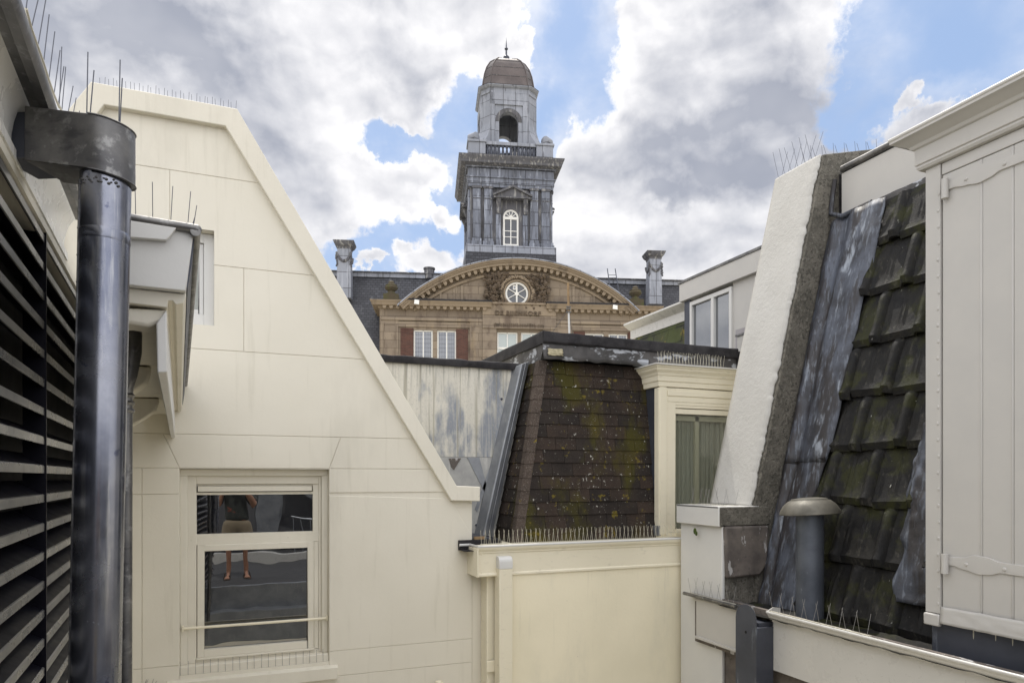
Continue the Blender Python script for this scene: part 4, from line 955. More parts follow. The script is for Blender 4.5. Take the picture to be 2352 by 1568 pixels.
b.prism([Vector((GX + x, gyf, gz + z)) for x, z in pfc], Vector((0, .01, 0))); build('gutter_end', b, M['gutterwhite'], rh)
gl_y0, gl_y1 = G0.onu(1692, 1395, GX + .02)[0], G0.onu(1573, 1368, GX + .02)[0]
b = MB(); b.tube([(GX + .01, gl_y0, gz - .028), (GX + .01, gl_y1, gz - .028)], .016, 14); b.box(G0, GX + .01, GX + .2, gl_y0, gl_y1, gz - .035, gz - .028); build('gutter_lip', b, M['hopper'], rh, label='grey zinc lip of the short gutter below the kneeler')
gl_y1b = G0.onu(1602, 1440, GX + .06)[0]
b = MB(); b.box(G0, GX + .045, GX + .07, gl_y0, gl_y1b, gz - .40, gz - .03); b.box(G0, GX + .04, GX + .07, gl_y0, gl_y1b + .01, gz - .10 + .03, gz - .055); b.box(G0, GX + .03, GX + .07, gl_y0, gl_y1b, gz - .42, gz - .395); build('gutter_board', b, M['shutter'], rh, bevel=.003)
b = MB(); b.box(G0, GX + .07, GX + .5, 1.2, gl_y1b + .05, gz - .46, gz - .09); b.box(G0, GX + .10, GX + .14, 1.2, PN, gz - .20, gz - .02); build('gutter_backing', b, M['block'], rh)
b = MB(); b.grid(lambda s, t: Vector((GX + .0 + .42 * t, 1.2 + 3.65 * s, gz - .055 + .012 * mnoise.noise(Vector((s * 30, t * 4, 0))) - .02 * math.sin(t * 3.1))), 80, 8); build('gutter_bed', b, M['tile'], rh)
# rain box
rx = GX - .12; ry0, ry1 = G0.onu(1737, 1450, rx)[0], G0.onu(1690, 1450, rx)[0]
rb = thing('rainwater_box', 'dark zinc rainwater box with a round topped side plate at the gutter joint', 'downpipe', (rx + .06, (ry0 + ry1) / 2, -EYE), 'downpipes')
zt_ = G0.onu(1710, 1386, rx)[1]; zs = G0.onv(1760, 1440, ry0)[1]
b = MB(); b.box(G0, rx + .004, rx + .17, ry0, ry1, -EYE, zs); build('box', b, M['leaddark'], rb, bevel=.003)
b = MB(); pl = [(ry0 - .002, -EYE), (ry1 + .002, -EYE)]; cy = (ry0 + ry1) / 2; rad = (ry1 - ry0) / 2 + .002
for k in range(13): a = math.pi * k / 12; pl.append((cy + math.cos(a) * rad, zt_ - rad + math.sin(a) * rad))
b.pu(G0, pl, rx, rx + .004); build('side_plate', b, M['leaddark'], rb)
b = MB(); b.ball(Vector((rx - .001, cy, zt_ - .22)), .004, .012, .012); build('rivet_hole', b, M['black'], rb)
b = MB(); b.box(G0, rx + .05, rx + .19, ry0 + .03, ry1 + .02, zs + .0, zs + .03); build('box_lid', b, M['leaddark'], rb)

# vent pipe
VX = 4.22
d = ray(1860, 1290); t = VX / d.x; vy = (d * t).y; dep = (d * t).dot(FW); sc1 = dep / F
vt = thing('roof_vent', 'grey zinc vent pipe with a flat mushroom cap in front of the black tiles', 'vent pipe', (VX, vy, -1.2))
capz = (1097 - 1172) * sc1
b = MB(); b.tube([(VX, vy, -1.25), (VX, vy, capz)], 30 * sc1, 32); build('pipe', b, mat('vent_zinc', (0.13, 0.145, 0.175), .5, .5, var=((0.07, 0.08, 0.10), 5., .7), layers=[((.3, .33, .38), (20, 20, 6), .66, .74, .6)], bump=[(9., .15, .004)]), vt, smooth=60)
b = MB(); R_ = 66 * sc1; b.lathe([(0, -.01), (R_ * .82, -.008), (R_ * .98, -.022), (R_, -.018), (R_ * .98, .004), (R_ * .86, .05), (R_ * .70, .082), (R_ * .60, .09), (R_ * .58, .10), (R_ * .3, .108), (0, .11)], (VX, vy, capz - .005), 40, axis=Vector((-.05, .04, 1)).normalized())
build('cap', b, mat('vent_cap_metal', (0.15, 0.14, 0.115), .55, .3, var=((0.08, 0.075, 0.06), 9., .8), bump=[(60., .3, .002)]), vt, smooth=50)

# shuttered dormer on the right
SX = 4.05
def su(px, py, u=SX): return G0.onu(px, py, u)
sy1 = su(2130, 900)[0]; szb = (su(2145, 1425)[1] + su(2352, 1472)[1]) / 2
cx_ = 3.90; czt = (G0.onu(2050, 320, cx_)[1] + G0.onu(2352, 172, cx_)[1]) / 2; szt = czt - .22
b = MB(); b.box(G0, SX + .02, 5.6, 1.2, sy1, szb + .01, szt + .1); 
dmr = build('dormer', b, M['shutter'], rh)
b = MB(); b.box(G0, SX + .03, 5.4, 1.2, sy1 - .01, -1.25, szb + .01); build('dormer_base', b, M['leaddark'], dmr, label='dark zinc base streaked with bird droppings')
for px, py, l in ((2232, 1400, .05), (2236, 1452, .04), (2287, 1450, .055), (2326, 1455, .07)):
    v, w = G0.onu(px, py, SX + .03); b = MB(); b.ball(Vector((SX + .03, v, w)), .0015, .004, l); build('dropping', b, M['bone'], dmr)
fs = MB(); y2 = su(2163, 900)[0]
fs.box(G0, SX - .012, SX + .02, y2, sy1 + .002, szb + .06, szt); 
for i in range(26):
    z = szb + .12 + i * (szt - szb - .2) / 26; fs.ball(Vector((SX - .013, y2 + .012 + random.uniform(-.004, .004), z)), .004, .009, .012, 8, 5)
build('edge_strip', fs, M['shutter'], dmr, bevel=.005)
b = MB(); b.box(G0, SX - .03, SX + .0, y2 - .004, sy1 + .006, szb - .02, szb + .055); build('lead_ear', b, M['shutter'], dmr, bevel=.008)
# shutter: boards with beads
bs = MB(); ys = [su(px, 900)[0] for px in (2166, 2258, 2330, 2420, 2520)]
zb2, zt2 = szb + .10, szt - .075
for a, c_ in zip(ys, ys[1:]):
    bs.box(G0, SX - .004, SX + .02, c_ + .0012, a - .0012, zb2, zt2)
    bs.tube([(SX - .002, c_ + .010, zb2), (SX - .002, c_ + .010, zt2)], .006, 8)
sh = build('shutter', bs, M['shutter'], rh, bevel=.003)
b = MB(); b.grid(lambda s, t: Vector((SX - .028 - .006 * mnoise.noise(Vector((s * 22, t * 3, 0))) + .012 * t, 1.2 + (y2 - .01 - 1.2) * s, szb + .003 + .105 * t + (.012 * mnoise.noise(Vector((s * 18, 1, 1))) if t > .6 else .004 * mnoise.noise(Vector((s * 40, 1, 1)))))), 60, 6); build('bottom_flashing', b, M['shutter'], dmr, solid=.01)
b = MB(); b.box(G0, SX - .008, SX + .02, 1.2, y2 - .006, zt2 + .004, szt); build('top_rail', b, M['shutter'], sh, bevel=.004)
def strap(pyL, pyR, nm):
    # wavy strap hinge between px 2165.. 2352
    b = MB(); vL, wL = su(2175, pyL[0]); vR, wR = su(2352, pyL[1]); w0 = (wL + wR) / 2
    top, bot = [], []
    n = 30
    for i in range(n + 1):
        s = i / n; v = vL + (vR - .15 - vL) * s
        tt = [(0, .028), (.08, .03), (.18, .034), (.30, .055), (.42, .050), (.55, .030), (.7, .026), (1, .026)]
        bt = [(0, -.026), (.08, -.024), (.2, -.040), (.35, -.058), (.45, -.052), (.55, -.034), (.7, -.036), (1, -.036)]
        f_ = lambda T: next(a[1] + (c[1] - a[1]) * (3 * q * q - 2 * q ** 3) for a, c in zip(T, T[1:]) if s <= c[0] for q in [(s - a[0]) / (c[0] - a[0])])
        top.append((v, w0 + f_(tt))); bot.append((v, w0 + f_(bt)))
    loops = []
    for (v, a), (_, c_) in zip(top, bot): loops.append([Vector((SX - .004, v, c_)), Vector((SX - .016, v, c_ + .003)), Vector((SX - .018, v, (a + c_) / 2)), Vector((SX - .016, v, a - .003)), Vector((SX - .004, v, a))])
    b.loft(loops, caps=True); h = build('strap_hinge', b, M['shutter'], sh, smooth=40)
    b = MB(); kv = su(2178, pyL[0])[0]; b.tube([(SX - .030, kv, w0 - .075), (SX - .030, kv, w0 + .045)], .020, 16); build('knuckle', b, M['shutter'], rh)
    for px in (2224, 2312):
        v = su(px, pyL[0])[0]; b = MB(); b.lathe([(0, 0), (.013, 0), (.012, .005), (.008, .010), (0, .012)], (SX - .014, v, w0 - (.004 if px < 2300 else .006)), 7, axis=(-1, 0, 0)); build('bolt', b, M['shutter'], rh, smooth=0)
strap((1290, 1306), None, 'low'); strap((424, 366), None, 'up')
# cornice of the dormer
b = MB()
pf = [(SX + .02, -.22), (SX - .035, -.215), (SX - .045, -.20), (SX - .04, -.185), (SX - .05, -.18), (SX - .05, -.085), (SX - .065, -.078), (SX - .075, -.060), (SX - .11, -.040), (SX - .135, -.025), (cx_, -.02), (cx_, .0), (SX + .2, .0)]
def rg(k):
    x, z = pf[k]; o = SX - x; return [Vector((x, .9, czt + z)), Vector((x, sy1 + max(o, 0), czt + z)), Vector((5.6, sy1 + max(o, 0), czt + z))]
b.loft([[rg(k)[j] for k in range(len(pf))] for j in range(3)]); build('cornice', b, M['shutter'], dmr, smooth=25)
b = MB(); b.tube([(cx_ + .006, .9, czt + .008), (cx_ + .006, sy1 + .155, czt + .008)], .014, 12); build('cornice_roll', b, M['gutterwhite'], dmr)
b = MB(); b.box(G0, SX + .0, 5.6, .9, sy1 + .12, czt + .001, czt + .03); build('dormer_roof', b, M['hopper'], dmr)

# spikes on the right
spikes((KX + .12, PN + .05, kzt + .002), (KX + .12, PFr - .02, kzt + .002), 9, .155, 'bird spikes on the bright white top of the parapet foot', across=Vector((-1, 0, 0)), spread=.18, r=.0017, m='wire')
spikes((KX + .26, PN + .06, kzt + .002), (KX + .26, PFr - .02, kzt + .002), 7, .155, 'second row of bird spikes behind on the white parapet foot', across=Vector((-1, 0, 0)), spread=.2, r=.0017, m='wire')
spikes((GX + .03, gl_y0 + .03, gz - .018), (GX + .03, gl_y1 - .05, gz - .018), 12, .15, 'bird spikes on the short grey gutter under the stone block', across=Vector((-1, 0, 0)), spread=.18, r=.0017, m='wire')
spikes((GX + .0, G0.onu(2000, 1460, GX)[0], gz + .008), (GX + .0, gyf - .02, gz + .008), 16, .155, 'bird spikes at the far end of the white gutter beside the vent pipe', across=Vector((-1, 0, 0)), spread=.18, r=.0017, m='wire')
spikes((S1[0] - .0, PN + .08, S1[1] + .01), (S1[0] - .0, PFr - .0, S1[1] + .01), 12, .26, 'tall bird spikes on the sloping top corner of the white parapet', across=Vector((-1, 0, 0)), spread=.25, r=.0022, m='wiredark')
spikes((S1[0] + .05, PN + .3, S1[1] + .03), (6.2, PN + .3, 3.34), 14, .18, 'bird spikes along the level grey top of the parapet', spread=.1, r=.0022, m='wiredark')

# ================================================================ modern roof storey beyond
DX = 6.2
nh = thing('roof_storey_house', 'pale house with a modern dormer storey and a mossy green mansard beyond', 'house', (8, 9, -EYE))
du = lambda px, py, u=DX: G0.onu(px, py, u)
dt = du(1560, 655)[1]; db = du(1560, 690)[1]; y_far, y_near = du(1560, 660)[0], du(1790, 560)[0]
dt = (du(1560, 655)[1] + du(1758, 565)[1]) / 2; db = (du(1562, 693)[1] + du(1750, 619)[1]) / 2
b = MB(); b.box(G0, DX, DX + 3, y_near - 1.5, y_far, db, dt); fz = build('roof_fascia', b, M['shutter'], nh, bevel=.006)
b = MB(); b.box(G0, DX - .015, DX + 3, y_near - 1.5, y_far + .015, dt, dt + .035); build('roof_trim', b, M['hopper'], nh)
WX = DX + .06
wu = lambda px, py: G0.onu(px, py, WX)
yA = wu(1585, 750)[0]; yB = wu(1681, 720)[0]; yC = wu(1735, 700)[0]; yD = wu(1790, 700)[0]
zlow = .9; wz1 = db - .01
b = MB(); b.box(G0, WX + .02, WX + .06, yC, yB, zlow, db); b.box(G0, WX + .02, 9, y_near - 1.5, y_near - .2, zlow, db); b.box(G0, WX + .02, WX + .05, y_near - 1.5, yA + .1, zlow, wu(1690, 800)[1] - .05); build('wall', b, M['shutter'], nh)
def win(yf, yn, nmid, zt_w):
    b = MB(); fw = .05
    for y in (yf - fw, yn): b.box(G0, WX - .01, WX + .07, y, y + fw, zlow, zt_w)
    b.box(G0, WX - .01, WX + .07, yn + fw, yf - fw, zt_w - .06, zt_w)
    if nmid: ym = wu(1637, 720)[0]; b.box(G0, WX - .012, WX + .07, ym - .03, ym + .03, zlow, zt_w - .06)
    w = build('window', b, M['white'], nh, bevel=.004)
    b = MB(); b.box(G0, WX + .03, WX + .035, yn + .02, yf - .02, zlow, zt_w - .03); build('pane', b, M['glass2'], w)
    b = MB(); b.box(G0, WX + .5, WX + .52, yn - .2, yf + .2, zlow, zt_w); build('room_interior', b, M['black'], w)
win(yA, yB, True, db - .04); win(yC - .0, yC - 1.1, False, db - .05)
yd0, yd1 = wu(1681, 800)[0], wu(1715, 800)[0]
b = MB(); b.box(G0, WX - .0, WX + .02, yA, yA + .14, zlow, db); build('corner_strip', b, M['leaddark'], nh)
b = MB(); b.box(G0, WX + .012, WX + .0195, yC + .05, yB - .06, zlow, wu(1712, 690)[1] - .35); build('grey_panel', b, mat('greyish_panel', (.30, .28, .29), .5, var=((.4, .39, .39), 4., .6)), nh)
# lower eaves with mossy mansard
EX = 6.45
eu = lambda px, py, u=EX: G0.onu(px, py, u)
ye0, ye1 = eu(1437, 748)[0], eu(1565, 700)[0]; ez = (eu(1437, 748)[1] + eu(1560, 692)[1]) / 2
pf = [(0, 0), (-.04, .0), (-.045, -.03), (0, -.06), (.06, -.10), (.10, -.115), (.10, -.27), (.14, -.27), (.14, 0)]
b = MB(); b.loft([[Vector((EX + x, y, ez + z)) for x, z in pf] for y in (ye1 - .6, ye0)]); build('eaves', b, M['gutterwhite'], nh, smooth=40)
b = MB(); b.box(G0, EX + .1, 9, ye1 - .6, ye0 - .08, ez - .02, ez + .03); build('flat_roof', b, M['felt'], nh)
M['mossroof'] = mat('mossy_slates', (0.03, 0.034, 0.022), .8, layers=[((0.055, 0.07, 0.014), 2.5, .42, .6, .8), ((0.24, 0.17, 0.02), 2.2, .57, .66, .8), ((0.22, 0.22, 0.2), 12., .69, .72, .8)],
    pattern=dict(kind='brick', axis='v', w=.42, h=.26, mortar=.012, c1=(.03, .036, .02), c2=(.045, .05, .022), cm=(.008, .008, .006), bd=.02), bump=[(20., .4, .01)])
b = MB(); b.loft([[(EX - .35, ye1 - .6, .6), (EX + .12, ye1 - .6, ez - .24), (9, ye1 - .6, ez - .24), (9, ye1 - .6, .6)], [(EX - .35, ye0 - .15, .6), (EX + .12, ye0 - .15, ez - .24), (9, ye0 - .15, ez - .24), (9, ye0 - .15, .6)]]); build('mansard', b, M['mossroof'], nh, smooth=0)
# low parapet with a grey cap at the end of the flat roof
LX = 5.5
ly, lz = G0.onu(1693, 771, LX)
lw = thing('low_parapet', 'short pale parapet with grey cap squeezed behind the white sloping parapet', 'wall', (LX, ly - .4, 0))
b = MB(); b.box(G0, LX, LX + .25, 5.52, ly, zr - .2, lz - .01); build('wall', b, M['stucco'], lw, bevel=.005)
b = MB(); b.box(G0, LX - .015, LX + .27, 5.52, ly + .02, lz - .01, lz + .012); build('cap', b, M['hopper'], lw)
b = MB(); b.grid(lambda s, t: Vector((LX - .02 - .10 * (1 - t) * s, 5.6 + (ly - 5.55) * s, zr - .02 + .35 * t * (.5 + .5 * s))), 10, 6); build('flashing', b, M['zincdirty'], lw, solid=.006)
# ================================================================ department store with its central pediment, and the tower
FD = 45.0
o_ = FW * FD
BF = Fr(o_.x, o_.y, -(21.76 - 5.4))
bu = lambda px, py, v=0.0: BF.onv(px, py, v)
BR = -(21.76 - 5.4)
M['sandstone'] = mat('brown_sandstone', (0.29, 0.205, 0.13), 0.85, pattern=dict(kind='brick', rot=BR, w=1.35, h=.52, mortar=.012, c1=(.26, .213, .160), c2=(.20, .163, .126), cm=(.12, .09, .065), bd=.01),
    layers=[((0.10, 0.075, 0.06), (.9, .9, .35), .50, .72, .75), ((0.30, 0.235, 0.155), (1.2, 1.2, .5), .58, .76, .6), ((0.06, .05, .045), (3, 3, 1.2), .60, .76, .6)], bump=[(5., .3, .02)], spec=.15)
M['sandplain'] = mat('sandstone_moulding', (0.25, 0.20, 0.145), 0.85, layers=[((0.09, 0.07, 0.055), (1.2, 1.2, .6), .50, .72, .7), ((0.29, 0.23, 0.16), (2, 2, .9), .56, .72, .5)], bump=[(6., .3, .02)], spec=.15)
M['sanddark'] = mat('sooty_sandstone', (0.125, 0.097, 0.072), 0.9, layers=[((0.035, 0.03, 0.026), 2.5, .48, .66, .8), ((0.19, .145, .10), 4.0, .55, .70, .6)], bump=[(9., .6, .03)], spec=.1)
M['brick'] = mat('red_brick', (0.16, 0.055, 0.035), 0.9, pattern=dict(kind='brick', rot=BR, w=.22, h=.075, mortar=.010, c1=(.115, .052, .040), c2=(.072, .036, .030), cm=(.12, .095, .08), bd=.006), layers=[((0.06, 0.03, 0.025), 1.5, .5, .7, .5)], spec=.1)
M['slate'] = mat('slate_roof', (0.06, 0.062, 0.07), 0.6, pattern=dict(kind='brick', rot=BR, w=.30, h=.20, mortar=.014, c1=(.060, .062, .072), c2=(.036, .037, .044), cm=(.014, .014, .016), bd=.012), layers=[((0.16, 0.165, 0.17), (1.8, 1.8, .3), .60, .75, .55)], spec=.4)
LEADL = [((0.34, 0.365, 0.43), (3.2, 3.2, .32), .54, .66, .8), ((0.06, 0.062, 0.072), (3.6, 3.6, .5), .50, .62, .6), ((0.45, 0.47, 0.50), (9, 9, .9), .60, .68, .6)]
M['towerlead'] = mat('tower_lead', (0.185, 0.195, 0.225), 0.6, .1, layers=LEADL, bump=[((5, 5, 1), .25, .02)], spec=.3,
    pattern=dict(kind='brick', rot=-(21.76 - 7.0), w=1.25, h=.98, mortar=.022, c1=(.175, .19, .23), c2=(.14, .152, .185), cm=(.05, .05, .058), bd=.02, offset=.5))
M['towerlight'] = mat('tower_lead_pale', (0.27, 0.285, 0.325), 0.6, .1, layers=[((0.37, 0.39, 0.44), (4, 4, .5), .50, .68, .6), ((0.085, 0.085, 0.095), (5, 5, .6), .57, .69, .7)], bump=[((5, 5, 1), .25, .02)], spec=.3,
    pattern=dict(kind='brick', rot=-(21.76 - 7.0), w=.9, h=1.1, mortar=.02, c1=(.28, .295, .335), c2=(.23, .245, .28), cm=(.09, .09, .1), bd=.02, offset=0.0))
M['towerdark'] = mat('tower_lead_sooty', (0.105, 0.105, 0.115), 0.7, .05, layers=[((0.33, 0.325, 0.31), (7, 7, .7), .52, .64, .75), ((0.04, .038, .038), (3, 3, .6), .5, .7, .7)], bump=[((6, 6, 2), .3, .03)], spec=.2)
M['copper'] = mat('brown_copper_dome', (0.105, 0.088, 0.082), 0.33, 0.7, var=((0.055, 0.046, 0.045), 1.2, .6), layers=[((0.11, 0.09, 0.08), (2, 2, .8), .56, .72, .5)], spec=.5)
M['farwhite'] = mat('white_window_paint', (0.70, 0.69, 0.65), .5)
M['farglass'] = glassmat('far_glass', (0.045, 0.047, 0.052), 0.04, wav=0)
M['leadedglass'] = glassmat('leaded_glass', (0.08, 0.088, 0.105), 0.10, wav=0)
M['greenglass'] = glassmat('greenish_glass', (0.17, 0.21, 0.18), 0.14, wav=0)
st = thing('department_store', 'brown sandstone department store front with a curved pediment and round window', 'building', BF.P(0, 2, -EYE))
def B(name, pts, v0, v1, m, parent=None, bevel=0, vref=None, **k):
    b = MB(); b.pv(BF, [bu(*q, v0 if vref is None else vref) for q in pts], v0, v1); return build(name, b, m, parent or st, bevel=bevel, **k)
u = lambda px, v=0.0: bu(px, 700, v)[0]
w = lambda px, py, v=0.0: bu(px, py, v)[1]
uL, uR = u(872), u(1500)
zC = w(1190, 705.5); zE = w(1190, 722)          # underside / lower line of the main cornice
zW1 = w(1190, 762); zW0 = -6
# wall with window openings
ops = []
def op(p0, p1, zt__): ops.append((u(p0), u(p1), zt__))
zA = w(997, 758); zB = w(1190, 763); zCc = w(1400, 767)
for a, b_, z_ in ((950, 994, zA), (1004, 1048, zA), (1142, 1189, zB), (1197, 1244, zB), (1343, 1387, zA), (1398, 1442, zA)): op(a, b_, z_)
cut = MB()
for a, b_, z_ in ops: cut.box(BF, a, b_, -.5, .6, zW0, z_)
cut.tube([BF.P(*[bu(1187, 674)[0], -.6, bu(1187, 674)[1]]), BF.P(bu(1187, 674)[0], .7, bu(1187, 674)[1])], .78, 40)
b = MB()
arcC = bu(1187, 990); AL, AR, AT = bu(922, 703), bu(1455, 712), bu(1188, 601)
half = (AR[0] - AL[0]) / 2; mid = (AR[0] + AL[0]) / 2; zs_ = (AL[1] + AR[1]) / 2; sag = AT[1] - zs_; RA = (half ** 2 + sag ** 2) / (2 * sag); zc_ = AT[1] - RA
def arc(r, n=60, ext_=1.0):
    a0 = math.asin(half / RA) * ext_; return [(mid + math.sin(a0 * (2 * k / n - 1)) * r, zc_ + math.cos(a0 * (2 * k / n - 1)) * r) for k in range(n + 1)]
b.pv(BF, [(uL, -EYE), (uR, -EYE), (uR, zC)] + [(x, max(z, zC)) for x, z in reversed(arc(RA - .25))] + [(uL, zC)], 0, .55)
wall = build('wall', b, M['sandstone'], st, cut=cut)
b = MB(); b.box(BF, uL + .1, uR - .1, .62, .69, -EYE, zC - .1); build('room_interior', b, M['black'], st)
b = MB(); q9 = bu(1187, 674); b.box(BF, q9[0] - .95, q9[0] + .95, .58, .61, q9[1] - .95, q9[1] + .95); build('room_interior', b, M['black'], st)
b = MB(); b.box(BF, uL, uR, .7, 6.0, -EYE, zC - .1); build('rear_block', b, M['sandplain'], st)
# brick bays
zb0 = w(997, 752)
for a, b_ in ((920, 950), (1047.5, 1075), (1318, 1343.5), (1441.5, 1472)):
    b = MB(); b.box(BF, u(a), u(b_), -.02, .3, zW0, w(a, 755) if 0 else zA + .10); build('brick_panel', b, M['brick'], st)
# pilasters, bands and ashlar panels
for a, b_, d, zt__ in ((875, 915, .12, zE - .55), (1079, 1108, .14, zE - .55), (1108, 1140, .22, zE - .05), (1246, 1276, .22, zE - .05), (1276, 1314, .14, zE - .55), (1476, 1500, .12, zE - .55)):
    b = MB(); b.box(BF, u(a), u(b_), -d, .0, zW0, zt__); 
    if d < .2:
        frame(b, BF, u(a) + .12, u(b_) - .12, zW0, zt__ - .3, -d - .03, -d, .05)
    build('pilaster', b, M['sandstone'], st, bevel=.02)
for (a, b_, z0, z1, d) in ((875, 1110, zE - .58, zE - .40, .20), (1276, 1500, zE - .58, zE - .40, .20), (875, 1110, zE - .98, zE - .62, .10), (1276, 1500, zE - .98, zE - .62, .10), (1108, 1276, zE - .86, zE - .14, .24), (1108, 1276, zE - 1.0, zE - .86, .30)):
    b = MB(); b.box(BF, u(a), u(b_), -d, .0, z0, z1); build('stone_band', b, M['sandstone'], st, bevel=.02)
# window joinery
for i, (a, b_, z_) in enumerate(ops):
    b = MB(); frame(b, BF, a, b_, zW0, z_, .10, .2, .09); c_ = (a + b_) / 2; b.box(BF, c_ - .03, c_ + .03, .10, .2, zW0, z_)
    if 2 <= i <= 3: b.box(BF, a, b_, .08, .2, z_ - 1.12, z_ - .98)
    wd = build('window', b, M['farwhite'], st)
    b = MB(); b.box(BF, a + .05, b_ - .05, .16, .18, zW0, z_ - .05); build('pane', b, M['greenglass'] if 2 <= i <= 3 else M['leadedglass'], wd)
    if i not in (2, 3):
        b = MB()
        n = 5; 
        for k in range(1, 8): x = a + (b_ - a) * k / 8; b.box(BF, x - .006, x + .006, .145, .159, zW0, z_ - .09)
        for k in range(1, 9): z = z_ - .28 * k; b.box(BF, a + .09, b_ - .09, .145, .159, z - .006, z + .006)
        build('glazing_bars', b, M['leaddark'], wd)
# main cornice, broken in the middle
def corn(ua, ub, nm, m, endL=0, endR=0):
    pf = [(0, -.28), (.10, -.27), (.12, -.16), (.42, -.13), (.46, -.02), (.50, .04), (.56, .10), (.58, .16), (0, .20)]
    b = MB(); lo = []
    pts = []
    if endL: pts.append((ua, 1)); 
    loops = []
    if endL: loops.append([BF.P(ua - o, 4.0, zC + z) for o, z in pf])
    loops.append([BF.P(ua - (o if endL else 0), -o, zC + z) for o, z in pf])
    loops.append([BF.P(ub + (o if endR else 0), -o, zC + z) for o, z in pf])
    if endR: loops.append([BF.P(ub + o, 4.0, zC + z) for o, z in pf])
    b.loft(loops); return build(nm, b, m, st, smooth=20)
corn(uL, u(1128), 'cornice', M['sandplain'], 1, 0); corn(u(1253), uR, 'cornice', M['sandplain'], 0, 1)
for a, b_ in ((u(935), u(1129)), (u(1252), u(1440))):
    b = MB(); b.box(BF, a, b_, -.60, -.2, zC + .165, zC + .27); build('black_capping', b, M['black'] if 0 else M['felt'], st)
def dent(x, z, v0, v1, wd_, h, ang=0.0, nm='modillion', m='sandplain'):
    b = MB(); ca, sa = math.cos(ang), math.sin(ang)
    pf = [(-wd_ / 2, 0), (wd_ / 2, 0), (wd_ * .42, -h * .75), (wd_ * .25, -h), (-wd_ * .25, -h), (-wd_ * .42, -h * .75)]
    b.pv(BF, [(x + p * ca + q * sa, z - p * sa + q * ca) for p, q in pf], v0, v1); build(nm, b, M[m], st, smooth=0)
x = u(884)
while x < u(1124): dent(x, zC - .13, -.36, 0, .26, .20); x += .43
x = u(1262)
while x < u(1498): dent(x, zC - .13, -.36, 0, .26, .20); x += .43
# middle entablature with inscription
b = MB(); b.box(BF, u(1108), u(1276), -.26, 0, zE - .12, zC + .10); build('inscription_panel', b, M['sandplain'], st, bevel=.02)
b = MB(); b.box(BF, u(1124), u(1258), -.34, 0, zC + .10, zC + .24); build('stone_band', b, M['sandplain'], st, bevel=.02)
def text3d(s, cu, cw, v, width, height, depth, m, nm):
    cu_ = bpy.data.curves.new('txt', 'FONT'); cu_.body = s; cu_.align_x = 'CENTER'; cu_.align_y = 'CENTER'; cu_.extrude = depth; cu_.size = 1; cu_.space_character = 1.12; cu_.offset = .012
    o = bpy.data.objects.new('txt', cu_); col.objects.link(o); bpy.context.view_layer.update(); dg = bpy.context.evaluated_depsgraph_get()
    me = bpy.data.meshes.new_from_object(o.evaluated_get(dg)); bpy.data.objects.remove(o); bpy.data.curves.remove(cu_)
    xs = [q.co.x for q in me.vertices]; ys = [q.co.y for q in me.vertices]; kx, ky_ = width / (max(xs) - min(xs)), height / (max(ys) - min(ys)); mx, my = (max(xs) + min(xs)) / 2, (max(ys) + min(ys)) / 2
    b = MB(); b.add([BF.P(cu + (q.co.x - mx) * kx, v - q.co.z, cw + (q.co.y - my) * ky_) for q in me.vertices], [tuple(p.vertices) for p in me.polygons]); bpy.data.meshes.remove(me)
    return build(nm, b, m, st, smooth=0)
text3d('DE BIJENKORF', u(1189), w(1189, 723.0), -.28, u(1241) - u(1137), .36, .05, M['sanddark'], 'inscription')
b = MB(); random.seed(3)
x = u(1134)
while x < u(1246):
    h = random.choice((.26, .26, .2, .3)); b.box(BF, x, x + random.uniform(.03, .06), -.30, -.24, w(1189, 755), w(1189, 755) + h); x += random.uniform(.08, .12)
build('carved_band', b, M['sanddark'], st, smooth=0)
# arched cornice
def arcband(r0, r1, v0, v1, nm, m, e=1.0, bevel=0):
    A, Bq = arc(r0, 60, e), arc(r1, 60, e); b = MB()
    b.loft([[BF.P(A[k][0], v0, A[k][1]), BF.P(Bq[k][0], v0, Bq[k][1]), BF.P(Bq[k][0], v1, Bq[k][1]), BF.P(A[k][0], v1, A[k][1])] for k in range(61)]); return build(nm, b, m, st, smooth=25)
arcband(RA - .36, RA, -.50, .5, 'arched_cornice', M['sandplain'], 1.015)
arcband(RA - .20, RA - .10, -.58, -.49, 'arched_moulding', M['sandplain'], 1.015); arcband(RA - .10, RA + .015, -.66, -.49, 'arched_moulding', M['sandplain'], 1.02)
arcband(RA - .46, RA - .36, -.24, .5, 'arched_moulding', M['sandplain'], 1.0)
arcband(RA - .86, RA - .70, -.12, 0, 'arched_moulding', M['sandplain'], .955)
arcband(RA + .0, RA + .07, -.70, 3.0, 'lead_roof_edge', M['towerlight'], 1.03)
a0 = math.asin(half / RA)
for k in range(1, 38):
    a = a0 * (2 * k / 38 - 1) * .985; dent(mid + math.sin(a) * (RA - .36), zc_ + math.cos(a) * (RA - .36), -.42, -.0, .24, .26, a)
# tympanum frames
for a, b_, y0, y1 in ((1015, 1050, 652, 703), (1068, 1115, 640, 703), (1258, 1300, 642, 706), (1318, 1352, 655, 707)): pass
for p0, p1, yt in ((1010, 1045, 668), (1058, 1064, 655), (1330, 1366, 672), (1314, 1320, 658)):
    b = MB(); zt__ = w(p0, yt)
    if p1 - p0 > 20: b.box(BF, u(p0), u(p0) + .12, -.10, 0, zC + .2, zt__ - (.0)); b.box(BF, u(p1) - .12, u(p1), -.10, 0, zC + .2, zt__ + (.12 if p0 < 1187 else -.12)); b.box(BF, u(p0) + .12, u(p1) - .12, -.045, 0, zC + .2, zt__ - .25)
    else: b.box(BF, u(p0), u(p1), -.10, 0, zC + .2, zt__)
    build('tympanum_panel', b, M['sandstone'], st, bevel=.01)
